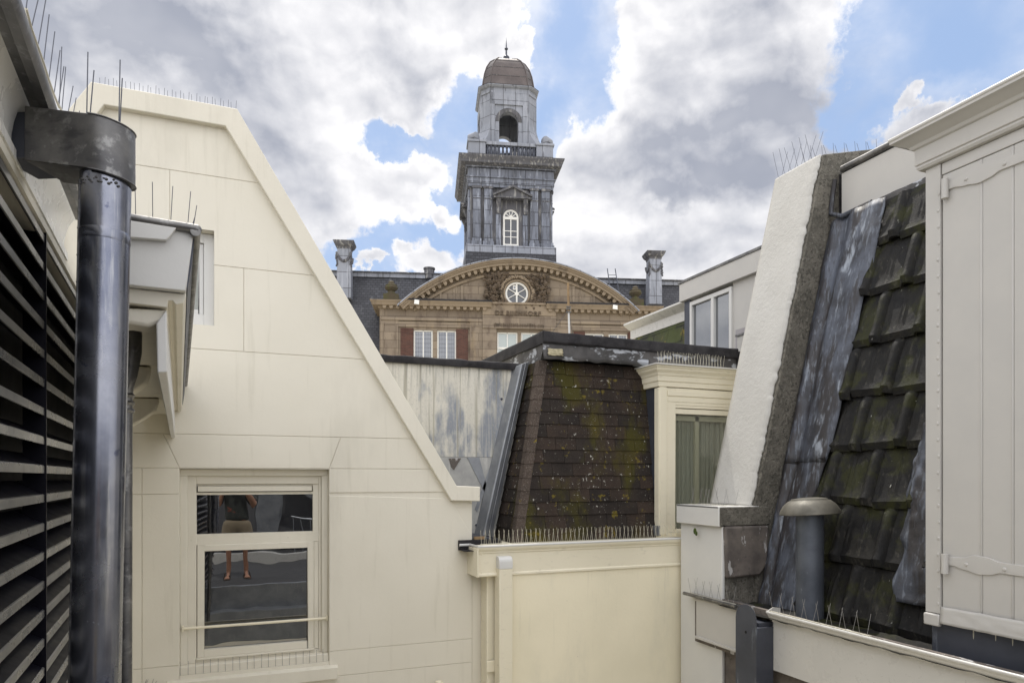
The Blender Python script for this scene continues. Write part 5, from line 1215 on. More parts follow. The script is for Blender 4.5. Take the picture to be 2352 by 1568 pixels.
# round window
ru, rw = bu(1187, 674)
def ringmesh(r0, r1, v0, v1, n=48):
    b = MB(); b.loft([[BF.P(ru + math.cos(a) * r0, v0, rw + math.sin(a) * r0), BF.P(ru + math.cos(a) * r1, v0, rw + math.sin(a) * r1), BF.P(ru + math.cos(a) * r1, v1, rw + math.sin(a) * r1), BF.P(ru + math.cos(a) * r0, v1, rw + math.sin(a) * r0)] for a in [6.28318 * k / n for k in range(n)] + [0]], caps=False); return b
RW_ = .76
rwn = build('round_window', ringmesh(RW_ - .12, RW_, .02, .16), M['farwhite'], st)
for k in range(6):
    a = math.pi / 2 + k * math.pi / 3; wd_ = .05 if k % 3 == 0 else .022
    b = MB(); d = Vector((math.cos(a), math.sin(a))); n_ = Vector((-d.y, d.x)) * wd_
    b.pv(BF, [(ru + d.x * .12 + n_.x, rw + d.y * .12 + n_.y), (ru + d.x * (RW_ - .11) + n_.x, rw + d.y * (RW_ - .11) + n_.y), (ru + d.x * (RW_ - .11) - n_.x, rw + d.y * (RW_ - .11) - n_.y), (ru + d.x * .12 - n_.x, rw + d.y * .12 - n_.y)], .04, .12); build('glazing_bar', b, M['farwhite'], rwn)
b = MB(); b.tube([BF.P(ru, .03, rw), BF.P(ru, .13, rw)], .13, 20); build('hub', b, M['farwhite'], rwn)
b = MB(); b.tube([BF.P(ru, .13, rw), BF.P(ru, .15, rw)], RW_ - .05, 40); build('pane', b, M['farglass'], rwn)
q = bu(1182, 659); b = MB(); b.box(BF, q[0] - .10, q[0] + .10, .10, .125, q[1] - .15, q[1] + .15); build('notice', b, M['farwhite'], rwn)
b = MB(); b.box(BF, q[0] - .06, q[0] + .06, .095, .0995, q[1] - .08, q[1] + .08); build('notice_print', b, M['zinc'], rwn)
b = ringmesh(RW_ + .02, RW_ + .14, -.10, .02); build('stone_ring', b, M['sandplain'], rwn, bevel=.02)
# carved wreath and foliage either side
random.seed(11)
b = MB()
for k in range(64):
    a = -.35 + (math.pi + .7) * k / 63; r = RW_ + .30
    for j in range(2): b.ball(BF.P(ru + math.cos(a) * (r + random.uniform(-.07, .07)), -.12 - random.uniform(0, .1), rw + math.sin(a) * (r + random.uniform(-.07, .07))), .07, .06, .07, 6, 4)
build('carved_wreath', b, M['sandplain'], st)
b = MB()
def leaf(c, L, a, wd_=.3, v=-.12):
    d = Vector((math.cos(a), math.sin(a))); n_ = Vector((-d.y, d.x)); P_ = lambda s, t, h: BF.P(c[0] + d.x * s * L + n_.x * t * L, v - h, c[1] + d.y * s * L + n_.y * t * L)
    k = wd_
    b.add([P_(0, 0, 0), P_(.3, k * .8, .02), P_(.65, k, .05), P_(1, 0, .02), P_(.65, -k, .05), P_(.3, -k * .8, .02), P_(.5, 0, .16), P_(0, 0, -.12), P_(1, 0, -.12)], [(0, 1, 6), (1, 2, 6), (2, 3, 6), (3, 4, 6), (4, 5, 6), (5, 0, 6), (0, 7, 1), (1, 7, 2), (2, 7, 3), (3, 7, 4), (4, 7, 5), (5, 7, 0)])
for sgn in (-1, 1):
    for i in range(190):
        t = random.random(); rx_ = sgn * (.62 + random.random() * 1.35); rz = -.86 + t * 1.95
        if math.hypot(rx_, rz) < RW_ + .36: continue
        leaf((ru + rx_, rw + rz), random.uniform(.22, .42), math.pi / 2 + sgn * random.uniform(-1.9, .8), random.uniform(.22, .42), -.06 - random.random() * .22)
for i in range(14):
    leaf((ru + random.uniform(-1.2, 1.2), rw - RW_ - .10 - random.random() * .04), random.uniform(.2, .34), random.uniform(0, 6.28), .35, -.06 - random.random() * .15)
build('carved_foliage', b, M['sanddark'], st, smooth=0)
# floodlights
for px, py, s_ in ((957, 693, 1), (1413, 705, -1)):
    b = MB(); q = bu(px, py, -.7)
    b.loft([[BF.P(q[0] + dx * k, -.7 + v + dz * .25, q[1] + dz * k) for dx, dz in ((-.17, -.13), (.15, -.17), (.17, .13), (-.13, .17))] for k, v in ((1, 0), (.9, .12))])
    f = build('floodlight', b, M['farwhite'], None, bevel=.01, smooth=0); tagit(f, 'small white floodlight near the %s end of the curved cornice' % ('left' if s_ > 0 else 'right'), 'floodlight', 'floodlights on the pediment')
# slate roofs left and right, with zinc ridge
def roof(ua, ub, zr_, zl, v0, v1, nm):
    b = MB(); b.loft([[BF.P(ua, v0, zl), BF.P(ua, v1, zr_), BF.P(ua, v1 + 6, zr_), BF.P(ua, v1 + 6, zl)], [BF.P(ub, v0, zl), BF.P(ub, v1, zr_), BF.P(ub, v1 + 6, zr_), BF.P(ub, v1 + 6, zl)]]); return build(nm, b, M['slate'], st, smooth=0)
zr1 = bu(880, 630, 4.6)[1]; zl1 = bu(860, 800, 2.0)[1] - .5
r1 = roof(bu(690, 700, 4.6)[0], bu(1060, 700, 4.6)[0], zr1, zl1, 1.4, 4.6, 'roof')
r2 = roof(bu(1290, 700, 4.6)[0], bu(1680, 700, 4.6)[0], zr1 - .03, zl1, 1.4, 4.6, 'roof')
for ua, ub in ((690, 1060), (1290, 1680)):
    b = MB(); b.box(BF, bu(ua, 700, 4.6)[0], bu(ub, 700, 4.6)[0], 4.35, 4.9, zr1 - .28, zr1 + .02); build('zinc_ridge', b, M['towerlight'], st, bevel=.03)
    b = MB(); b.box(BF, bu(ua, 700, 4.6)[0], bu(ub, 700, 4.6)[0], 4.2, 4.9, zr1 + .02, zr1 + .09); build('ridge_capping', b, M['towerdark'], st)
b = MB(); b.box(BF, bu(690, 700, 1.5)[0], uL - .1, 1.6, 4, -EYE, zl1 + .2); build('side_wing', b, M['brick'], st)
b = MB(); b.box(BF, uR + .1, bu(1680, 700, 1.5)[0], 1.6, 4, -EYE, zl1 + .2); build('side_wing', b, M['brick'], st)
# zinc chimneys with garlands
def chimney(px, py_t, py_b, wpx, v, lab):
    c_ = bu(px, 620, v)[0]; h = wpx / 2 * (FD + v) / F * 1.0; zt__ = bu(px, py_t, v)[1]; z0 = bu(px, py_b, v)[1] - .6
    def sq(r, z): return [BF.P(c_ + x * r, v + y * r + .3, z) for x, y in ((-1, -1), (1, -1), (1, 1), (-1, 1))]
    b = MB(); b.loft([sq(h * .86, z0), sq(h * .84, z0 + 1.5), sq(h * .78, zt__ - 1.2), sq(h * .78, zt__ - .5)]); ch_ = build('chimney', b, M['towerlight'], st, bevel=.02, smooth=0)
    b = MB(); b.loft([sq(h * .80, zt__ - .52), sq(h * .84, zt__ - .40), sq(h * 1.02, zt__ - .30), sq(h * 1.12, zt__ - .2), sq(h * 1.24, zt__ - .04), sq(h * 1.24, zt__)]); build('chimney_cap', b, M['towerdark'], ch_, smooth=0)
    b = MB(); random.seed(5)
    for k in range(34):
        t = k / 33; x = (t * 2 - 1) * h * .78; z = zt__ - .95 - .42 * (1 - (t * 2 - 1) ** 2); b.ball(BF.P(c_ + x, v + .3 - h * .86, z + random.uniform(-.04, .04)), .075, .07, .08, 6, 4)
    for s_ in (-1, 1):
        for k in range(14): b.ball(BF.P(c_ + s_ * h * (.84 + random.uniform(-.08, .1)), v + .3 - h * .8, zt__ - .8 - k * .07), .07, .07, .07, 6, 4)
        for k in range(20):
            t = k / 19; y = (t * 2 - 1) * h * .8; b.ball(BF.P(c_ + s_ * h * .86, v + .3 + y, zt__ - .95 - .42 * (1 - (t * 2 - 1) ** 2)), .07, .075, .08, 6, 4)
    build('garland', b, M['towerdark'], ch_)
chimney(790.5, 555, 665, 37, 3.0, ''); chimney(1504.5, 579, 680, 36, 3.0, '')
# stone urns
for px, py_t, py_b in ((899, 645, 692), (1459, 657, 704)):
    v = 1.2; c_, z0 = bu(px, py_b, v); zt__ = bu(px, py_t, v)[1]; H = zt__ - z0
    b = MB(); b.box(BF, c_ - .50, c_ + .50, v - .4, v + .5, z0 - .6, z0 + H * .30)
    P_ = BF.P(c_, v, z0)
    b.lathe([(0, .26 * H), (.34, .28 * H), (.36, .36 * H), (.24, .42 * H), (.22, .48 * H), (.40, .58 * H), (.45, .66 * H), (.38, .72 * H), (.40, .78 * H), (.30, .80 * H), (.20, .86 * H), (.20, .93 * H), (.12, .98 * H), (0, H)], P_, 14)
    build('urn', b, M['sanddark'] if 0 else mat('mossy_urn_stone', (.075, .06, .035), .9, layers=[((.07, .075, .02), 2.2, .45, .65, .8)], bump=[(9., .6, .03)]), st, smooth=40)
# roof vent and ladder
v = 4.6; c_, z0 = bu(986, 632, v); zt__ = bu(986, 616, v)[1]
b = MB(); b.lathe([(.0, -.3), (.40, -.3), (.36, zt__ - z0 - .12), (.42, zt__ - z0 - .1), (.42, zt__ - z0), (0, zt__ - z0)], BF.P(c_, v, z0), 16); build('roof_ventilator', b, M['towerdark'], st)
ld = thing('ladder', 'thin black metal ladder leaning over the slate roof right of the pediment', 'ladder', BF.P(*[bu(1410, 660, 3.4)[0], 3.4, bu(1410, 660, 3.4)[1]]))
for px0, px1 in ((1395, 1403), (1413, 1422)):
    a_, b_ = bu(px0, 617, 4.4), bu(px1, 675, 3.2); b = MB(); b.tube([BF.P(a_[0], 4.4, a_[1]), BF.P(b_[0], 3.2, b_[1])], .035, 6); build('rail', b, M['leaddark'], ld)
for k in range(7):
    t = .25 + k * .11; a_ = bu(1395 + 8 * t, 617 + 58 * t, 4.4 - 1.2 * t); c2 = bu(1413 + 9 * t, 617 + 58 * t, 4.4 - 1.2 * t); b = MB(); vv = 4.4 - 1.2 * t; b.tube([BF.P(a_[0], vv, a_[1]), BF.P(c2[0], vv, c2[1])], .022, 5); build('rung', b, M['leaddark'], ld)

# ---------------------------------------------------------------- tower
TD = 48.5
q_ = ray(1174, 600); q_ = q_ * (TD / q_.dot(FW)); 
TA = -(21.76 - 7.0)
_t = Fr(0, 0, TA)
HWt = 3.02                              # half width of the shaft
TF = Fr(q_.x, q_.y, TA); TF.o = TF.o + TF.v * HWt   # origin on the axis
tu = lambda px, py, v=-HWt: TF.onv(px, py, v)
tz = lambda py, v=-HWt: TF.onv(1174, py, v)[1]
tw = thing('clock_tower', 'tall grey lead clad tower with brown copper dome and spire behind the pediment', 'tower', TF.P(0, 0, -EYE))
def sq(mb, lv, fr=TF):
    """stack of square sections [(half, w)]"""
    mb.loft([[fr.P(x * h, y * h, z) for x, y in ((-1, -1), (1, -1), (1, 1), (-1, 1))] for h, z in lv]); return mb
kx_ = lambda px: abs(tu(px, 500)[0])
zP0, zP1, zS1, zA0, zA1, zF1, zCn = tz(620), tz(583), tz(567), tz(436), tz(411), tz(389), tz(368)
b = sq(MB(), [(HWt + .28, zP0 - 6), (HWt + .20, zP1)]); build('slate_base', b, M['slate'], tw, smooth=0)
b = sq(MB(), [(HWt + .20, zP1), (HWt + .20, zS1 - .0), (HWt + .10, zS1 + .06)]); build('plinth', b, M['towerlight'], tw, smooth=0)
hs = HWt - .14
winu0, winu1, winz0, winz1 = tu(1156, 520)[0] , tu(1192, 520)[0], tz(564), tz(479)
cut = MB(); wc = (winu0 + winu1) / 2; wr = (winu1 - winu0) / 2
cp_ = [(winu0, winz0), (winu1, winz0)] + [(wc + math.cos(math.pi * k / 16) * wr, winz1 - wr + math.sin(math.pi * k / 16) * wr) for k in range(17)]
cut.pv(TF, cp_, -hs - .4, -hs + .9)
cutL = [(v_, z_) for v_, z_ in cp_]
cut.pu(TF, [(-x, z) for x, z in cp_], -hs - .4, -hs + .9)
b = sq(MB(), [(hs, zS1), (hs, zA0 + .1)]); build('shaft', b, M['towerdark'], tw, smooth=0, cut=cut)
def faces(fn):
    """run fn once for the front and once for the left face"""
    fn(TF)
    L = Fr(TF.o.x, TF.o.y, TA - 90); L.v, L.u = TF.u, -TF.v     # u runs along the left face, v into it
    fn(L)
    Rr = Fr(TF.o.x, TF.o.y, TA + 90); Rr.v, Rr.u = -TF.u, TF.v
    fn(Rr)
def pil(fr):
    for a, b_ in ((1086, 1104), (1112, 1131), (1218, 1236), (1244, 1262.5)):
        x0, x1 = tu(a, 500)[0], tu(b_, 500)[0]; b = MB()
        b.box(fr, x0, x1, -HWt - .02, -hs + .02, zS1 + .50, zA0 - .0); b.box(fr, x0 - .10, x1 + .10, -HWt - .14, -hs + .02, zS1 + .0, zS1 + .30); b.box(fr, x0 - .05, x1 + .05, -HWt - .08, -hs + .02, zS1 + .30, zS1 + .50)
        p = build('pilaster', b, M['towerlead'], tw, bevel=.015)
        b = MB(); b.box(fr, x0 - .06, x1 + .06, -HWt - .08, -hs, zA0 - .0, zA0 + .16); build('capital', b, M['towerdark'], p); b = MB(); b.box(fr, x0 - .0, x1 + .0, -HWt - .04, -HWt - .0205, zA0 - .75, zA0 - .68); build('necking', b, M['towerdark'], p)
    for a, b_ in ((1139, 1150.5), (1201, 1212)):
        x0, x1 = tu(a, 500)[0], tu(b_, 500)[0]; b = MB(); b.box(fr, x0, x1, -HWt + .02, -hs + .02, zS1, tz(492)); build('window_pilaster', b, M['towerlead'], tw, bevel=.01)
        b = MB(); b.pu(fr, [(-hs, tz(492)), (-HWt - .05, tz(492)), (-HWt - .12, tz(487)), (-HWt - .08, tz(478)), (-HWt - .30, tz(464)), (-HWt - .36, tz(457)), (-hs, tz(457))], x0 + .02, x1 - .02); build('console', b, M['towerdark'], tw, smooth=0)
    xa, xb = tu(1134, 500)[0], tu(1219.5, 500)[0]; xm = (xa + xb) / 2; zb_, zt__ = tz(458), tz(432)
    b = MB(); b.pv(fr, [(xa, zb_ + .10), (xa, zb_), (xb, zb_), (xb, zb_ + .10), (xm, zt__)], -HWt - .28, -hs)
    for s_, xe in ((-1, xa), (1, xb)):
        b.pv(fr, [(xe - s_ * -.06, zb_ + .06), (xe - s_ * -.06, zb_ + .20), (xm, zt__ + .08), (xm, zt__ - .10)], -HWt - .45, -HWt - .2)
    b.box(fr, xa - .04, xb + .04, -HWt - .42, -hs, zb_ - .06, zb_ + .02)
    build('window_pediment', b, M['towerdark'], tw, bevel=.012)
faces(pil)
# arched window joinery
def twin(fr):
    b = MB(); v0, v1 = -hs + .05, -hs + .14; fw = .13
    b.box(fr, winu0, winu0 + fw, v0, v1, winz0, winz1 - wr); b.box(fr, winu1 - fw, winu1, v0, v1, winz0, winz1 - wr); b.box(fr, winu0, winu1, v0 - .03, v1, winz0 - .02, winz0 + .16)
    zt_ = winz1 - wr; b.box(fr, winu0, winu1, v0 - .02, v1, zt_ - .15, zt_ + .03); b.box(fr, wc - .035, wc + .035, v0, v1, winz0, zt_ - .15)
    hh = (zt_ - .15 - winz0); b.box(fr, winu0 + fw, winu1 - fw, v0 + .01, v1, winz0 + hh * .56, winz0 + hh * .56 + .05); b.box(fr, winu0 + fw, winu1 - fw, v0 + .01, v1, winz0 + hh * .34, winz0 + hh * .34 + .05)
    b.loft([[fr.P(wc + math.cos(a) * (wr - fw), v0, zt_ + math.sin(a) * (wr - fw)), fr.P(wc + math.cos(a) * wr, v0, zt_ + math.sin(a) * wr), fr.P(wc + math.cos(a) * wr, v1, zt_ + math.sin(a) * wr), fr.P(wc + math.cos(a) * (wr - fw), v1, zt_ + math.sin(a) * (wr - fw))] for a in [math.pi * k / 20 for k in range(21)]])
    for k in range(1, 5):
        a = math.pi * k / 5; d = Vector((math.cos(a), math.sin(a))); n_ = Vector((-d.y, d.x)) * .025
        b.pv(fr, [(wc + n_.x, zt_ + n_.y), (wc + d.x * (wr - .08) + n_.x, zt_ + d.y * (wr - .08) + n_.y), (wc + d.x * (wr - .08) - n_.x, zt_ + d.y * (wr - .08) - n_.y), (wc - n_.x, zt_ - n_.y)], v0 + .01, v1)
    b.tube([fr.P(wc, v0 - .0, zt_ + .02), fr.P(wc, v1, zt_ + .02)], .13, 12)
    wd = build('window', b, M['farwhite'], tw); 
    b = MB(); b.pv(fr, [(wc + (x - wc) * .96, z) for x, z in cp_], -hs + .10, -hs + .12); build('pane', b, M['farglass'], wd)
twin(TF)
Lf = Fr(TF.o.x, TF.o.y, TA - 90); Lf.v, Lf.u = TF.u, -TF.v; twin(Lf)
b = sq(MB(), [(HWt + .02, zA0 + .12), (HWt + .02, zA0 + .34), (HWt + .08, zA0 + .36), (HWt + .08, zA1 - .06), (HWt + .18, zA1 - .02), (HWt + .18, zA1 + .04), (HWt + .04, zA1 + .06), (HWt + .04, zF1 - .05), (HWt + .20, zF1), (HWt + .24, zF1 + .10)]); build('entablature', b, M['towerlead'], tw, smooth=0)
b = sq(MB(), [(HWt + .26, zF1 + .05), (HWt + .55, zF1 + .16), (HWt + .57, zF1 + .30), (HWt + .70, zCn - .10), (HWt + .72, zCn), (HWt - .3, zCn + .08)]); build('cornice', b, M['towerdark'], tw, smooth=0)
# balustrade stage
zR = tz(338, -2.6); zCb = zCn + .05; hb_ = 2.55
x0, x1 = tu(1115, 350, -2.6)[0], tu(1231, 350, -2.6)[0]
bx0, bx1 = tu(1075, 350, -2.6)[0], tu(1268, 350, -2.6)[0]
hb_ = (bx1 - bx0) / 2
kw = .0
for sx__ in (-1, 1):
    for sy__ in (-1, 1):
        cw_ = hb_ - (x1 - x0) / 2
        b = MB(); cxu = sx__ * (hb_ - cw_ / 2); cyv = sy__ * (hb_ - cw_ / 2)
        b.box(TF, cxu - cw_ / 2, cxu + cw_ / 2, cyv - cw_ / 2, cyv + cw_ / 2, zCb, zR + .02); b.box(TF, cxu - cw_ / 2 - .08, cxu + cw_ / 2 + .08, cyv - cw_ / 2 - .08, cyv + cw_ / 2 + .08, zR + .02, zR + .18)
        for k_ in range(2): pass
        b2 = build('corner_block', b, M['towerlight'], tw, bevel=.02)
        b = MB(); c3 = TF.P(sx__ * (hb_ - .38), sy__ * (hb_ - .38), zR + .48)
        ax_ = (TF.u * sx__ * -1 + TF.v * sy__).normalized()
        b.tube([c3 - ax_ * .34, c3 - ax_ * .30, c3 + ax_ * .30, c3 + ax_ * .34], [.26, .32, .32, .26], 16); build('scroll', b, M['towerlight'], b2)
def bal(fr):
    hx_ = (x1 - x0) / 2; b = MB(); b.box(fr, -hx_, hx_, -hb_ + .05, -hb_ + .40, zR - .08, zR + .16); b.box(fr, -hx_, hx_, -hb_ + .05, -hb_ + .40, zCb, zCb + .12); build('balustrade_rail', b, M['towerlight'], tw, bevel=.02)
    for k in range(13):
        x = -hx_ + (k + .5) * 2 * hx_ / 13; b = MB(); H = zR - .08 - zCb - .1; b.lathe([(0, 0), (.10, 0), (.10, .08 * H), (.06, .15 * H), (.11, .38 * H), (.115, .48 * H), (.06, .78 * H), (.10, .88 * H), (.10, H), (0, H)], fr.P(x, -hb_ + .22, zCb + .1), 8); build('baluster', b, M['leaddark'], tw)
faces(bal)
b = sq(MB(), [(hb_ - .5, zCb - .2), (hb_ - .5, zCb + .3)]); build('terrace_deck', b, M['towerdark'], tw)
# lantern: octagon with flaring scroll buttresses on the diagonals
LH = 1.98; zL0 = zCb + .3; zL1 = tz(200, -LH); fh = .0
fw2 = (tu(1213, 300, -LH)[0] - tu(1124, 300, -LH)[0]) / 2
def octo(h, f, z): return [TF.P(x, y, z) for x, y in ((-f, -h), (f, -h), (h, -f), (h, f), (f, h), (-f, h), (-h, f), (-h, -f))]
aw0, aw1, az0, az1 = tu(1146.5, 300, -LH)[0], tu(1190.5, 300, -LH)[0], zL0 - .3, tz(258, -LH)
ac = (aw0 + aw1) / 2; ar = (aw1 - aw0) / 2
pl = [(aw0, az0), (aw1, az0)] + [(ac + math.cos(math.pi * k / 16) * ar, az1 - ar + math.sin(math.pi * k / 16) * ar) for k in range(17)]
cut = MB(); cut.pv(TF, pl, -LH - 1, LH + 1)
cut2 = MB(); cut2.pu(TF, [(x - ac, z) for x, z in pl], -LH - 1, LH + 1)
cut3 = MB(); cut3.box(TF, -LH + .45, LH - .45, -LH + .45, LH - .45, zL0 - .5, zL1 - .55)
zp0, zp1 = zL0 - .4, tz(243, -LH); pa0, pa1 = tu(1136, 300, -LH)[0], tu(1201, 300, -LH)[0]
b = MB(); b.loft([octo(LH, fw2, zL0 - .2), octo(LH, fw2, zL1)])
ln_ = build('lantern', b, M['towerlight'], tw, smooth=0, cut=cut)
def recut(o, c_):
    cm_ = bpy.data.meshes.new('cut'); cm_.from_pydata([v + UP * EYE - OFF[o.name] for v in c_.V], [], c_.Fc); b2 = bmesh.new(); b2.from_mesh(cm_); bmesh.ops.recalc_face_normals(b2, faces=b2.faces); b2.to_mesh(cm_); b2.free()
    co = bpy.data.objects.new('cut', cm_); col.objects.link(co); co.parent = o.parent; md = o.modifiers.new('c', 'BOOLEAN'); md.operation = 'DIFFERENCE'; md.solver = 'EXACT'; md.object = co
    bpy.context.view_layer.update(); nm = bpy.data.meshes.new_from_object(o.evaluated_get(bpy.context.evaluated_depsgraph_get())); old = o.data; o.modifiers.clear(); o.data = nm; bpy.data.meshes.remove(old); bpy.data.objects.remove(co); bpy.data.meshes.remove(cm_); nm.name = o.name
recut(ln_, cut2); recut(ln_, cut3)
def lanf(fr):
    b = MB(); b.box(fr, -fw2, pa0, -LH - .10, -LH + .02, zL0, zL1 - .5); b.box(fr, pa1, fw2, -LH - .10, -LH + .02, zL0, zL1 - .5); b.box(fr, -fw2, fw2, -LH - .10, -LH + .02, zp1, zL1 - .5); build('lantern_frame', b, M['towerlight'], tw, bevel=.012)
    b = MB(); b.loft([[fr.P(ac + math.cos(a) * ar, -LH - .03, az1 - ar + math.sin(a) * ar), fr.P(ac + math.cos(a) * (ar + .28), -LH - .03, az1 - ar + math.sin(a) * (ar + .28)), fr.P(ac + math.cos(a) * (ar + .28), -LH + .02, az1 - ar + math.sin(a) * (ar + .28)), fr.P(ac + math.cos(a) * ar, -LH + .02, az1 - ar + math.sin(a) * ar)] for a in [math.pi * k / 18 for k in range(19)]]); build('arch_surround', b, M['towerdark'], tw)
faces(lanf)
# diagonal buttresses
for dx_, dy_ in ((-1, -1), (1, -1), (-1, 1), (1, 1)):
    dd = (TF.u * dx_ + TF.v * dy_).normalized(); sd2 = (TF.u * -dx_ + TF.v * dy_).normalized() if 0 else Vector((-dd.y, dd.x, 0))
    r0 = math.hypot(LH, fw2) * .985; 
    zq = zR - .25; pr = [(r0 - .6, zL0 - .1), (r0 + 1.5, zL0 - .1), (r0 + 1.5, zq + .25), (r0 + 1.2, zq + .42), (r0 + .85, zq + .78), (r0 + .55, zq + 1.2), (r0 + .33, zq + 1.8), (r0 + .18, zq + 2.5), (r0 + .10, zL1 - .9), (r0 + .22, zL1 - .8), (r0 + .22, zL1 - .6), (r0 - .6, zL1 - .6)]
    b = MB(); wdt = .50; b.prism([TF.o + dd * (r - .22) + UP * z - sd2 * wdt for r, z in pr], sd2 * wdt * 2); build('scroll_buttress', b, M['towerlight'], tw, smooth=30)
b = MB()
lv = [(1.0, zL1 - .52), (1.03, zL1 - .50), (1.03, zL1 - .36), (1.01, zL1 - .34), (1.01, zL1 - .14), (1.07, zL1 - .10), (1.12, zL1 - .02), (1.12, zL1 + .03)]
b.loft([octo(LH * k, fw2 * k * 1.0, z) for k, z in lv]); build('lantern_cornice', b, M['towerlight'], tw, smooth=0)
b = MB()
zD1 = tz(143, 0); HD = zD1 - zL1; prof = [(1.13, 0.03), (1.00, .10), (.955, .22), (.93, .42), (.885, .75), (.80, 1.10), (.66, 1.42), (.50, 1.62), (.30, 1.76), (.10, 1.83), (.02, 1.84)]
kh = HD / 1.84
b.loft([octo(LH * k, fw2 * k, zL1 + h * kh) for k, h in prof]); build('dome', b, M['copper'], tw, smooth=20)
for i in range(8):
    b = MB(); pth = [octo(LH * k * 1.004, fw2 * k * 1.004, zL1 + h * kh)[i] for k, h in prof[1:-1]]; b.tube(pth, .045, 6); build('dome_rib', b, M['copper'], tw)
b = MB()
for h_ in (.55, 1.0, 1.42):
    k = None
    for (k0, h0), (k1, h1) in zip(prof, prof[1:]):
        if h0 <= h_ <= h1: k = k0 + (k1 - k0) * (h_ - h0) / (h1 - h0)
    lp_ = octo(LH * k * 1.003, fw2 * k * 1.003, zL1 + h_ * kh); b.tube(lp_ + [lp_[0]], .018, 5)
build('dome_seam', b, M['towerdark'], tw)
zt__ = tz(86, 0); H = zt__ - zD1
b = MB(); b.lathe([(0, -.1), (.28, -.05), (.2, .06 * H), (.22, .12 * H), (.24, .17 * H), (.16, .22 * H), (.07, .27 * H), (.06, .45 * H), (.13, .50 * H), (.13, .53 * H), (.05, .57 * H), (.03, .75 * H), (0, H)], TF.P(0, 0, zD1), 12); build('finial', b, M['leaddark'], tw)
# inside the lantern: beams and equipment cabinets
b = MB(); b.tube([TF.P(-1.2, -.9, zL0 + .9), TF.P(1.3, .6, zL0 + 1.9)], .10, 6); b.tube([TF.P(-1.3, .9, zL0 + 1.0), TF.P(1.3, .9, zL0 + 1.0)], .05, 5); b.tube([TF.P(.3, -.5, zL0 - .2), TF.P(.3, -.5, zL0 + 2.2)], .06, 6); b.tube([TF.P(-.35, -1.0, zL0 - .2), TF.P(-.35, -1.0, zL0 + .75)], .03, 6); build('frame_beams', b, M['leaddark'], tw)
for i, (x, y, z, s_) in enumerate(((.55, -1.2, zL0 + .55, .26), (.5, -1.1, zL0 - .1, .26))):
    b = MB(); b.box(TF, x - s_, x + s_, y - .2, y + .25, z, z + .48); build('antenna_cabinet', b, M['farwhite'] if 0 else M['shutter'], tw, bevel=.03)
# ================================================================ what stands behind the photographer, seen in the window glass
bh = thing('terrace_house', 'dark grey house with an outside stair behind the terrace, mirrored in the window', 'house', (1.2, -4.9, -EYE))
b = MB(); b.box(G0, -.5, 4.0, -2.9, -2.7, -1.66, -1.52); tagit(build('metal_upstand', b, M['gutterwhite']), 'low pale metal upstand across the roof terrace, mirrored in the window', 'upstand')
M['greywall'] = mat('grey_wall', (0.10, 0.10, 0.105), .8, var=((0.06, .06, .065), 2., .6))
b = MB(); b.box(G0, -4, 7, -5.3, -4.8, -EYE, .35); build('wall', b, M['greywall'], bh)
b = MB(); b.box(G0, .35, .85, -4.8, -4.72, -1.66, .34); build('door', b, M['zinc'], bh)
b = MB(); b.box(G0, -3, 7, -4.8, -4.7, -1.66, -1.4); build('plinth', b, M['leaddark'], bh)
for s_ in (0, 1):
    b = MB(); b.prism([(.9, -4.3 - s_ * .4, .2), (.9, -4.3 - s_ * .4, .05), (3.2, -4.3 - s_ * .4, -1.65), (3.2, -4.3 - s_ * .4, -1.5)], Vector((0, .05, 0))); build('stair_string', b, M['zinc'], bh)
    b = MB(); b.tube([(.9, -4.28 - s_ * .4, .9), (3.2, -4.28 - s_ * .4, -.8)], .025, 6); build('handrail', b, M['zinc'], bh)
for k in range(11):
    x = 1.0 + k * .2; z = .1 - k * .148; b = MB(); b.box(G0, x, x + .25, -4.7, -4.26, z - .06, z - .03); build('step', b, M['zinc'], bh)
for k in range(24):
    x = .95 + k * .093; z = .08 - k * .0688; b = MB(); b.tube([(x, -4.28, z), (x, -4.28, z + .78)], .010, 4); build('baluster', b, M['zinc'], bh)
rl = thing('terrace_railing', 'low steel railing at the back of the roof terrace, seen mirrored in the window', 'railing', (2.2, -3.5, -1.66))
b = MB(); b.tube([(1.0, -3.6, -.85), (3.2, -3.6, -1.0)], .018, 6); build('top_rail', b, M['zinc'], rl)
for k in range(12):
    b = MB(); b.tube([(1.05 + k * .19, -3.6, -1.66), (1.05 + k * .19, -3.6, -.86 - k * .013)], .008, 4); build('bar', b, M['zinc'], rl)
b = MB(); b.box(G0, -.6, 3.3, .9, 1.0, -2.6, -1.60); b.box(G0, -.6, 3.3, 1.0, 1.25, -2.6, -1.95); up_ = build('terrace_upstand', b, M['zinc']); tagit(up_, 'stepped zinc upstand at the edge of the roof terrace', 'upstand')

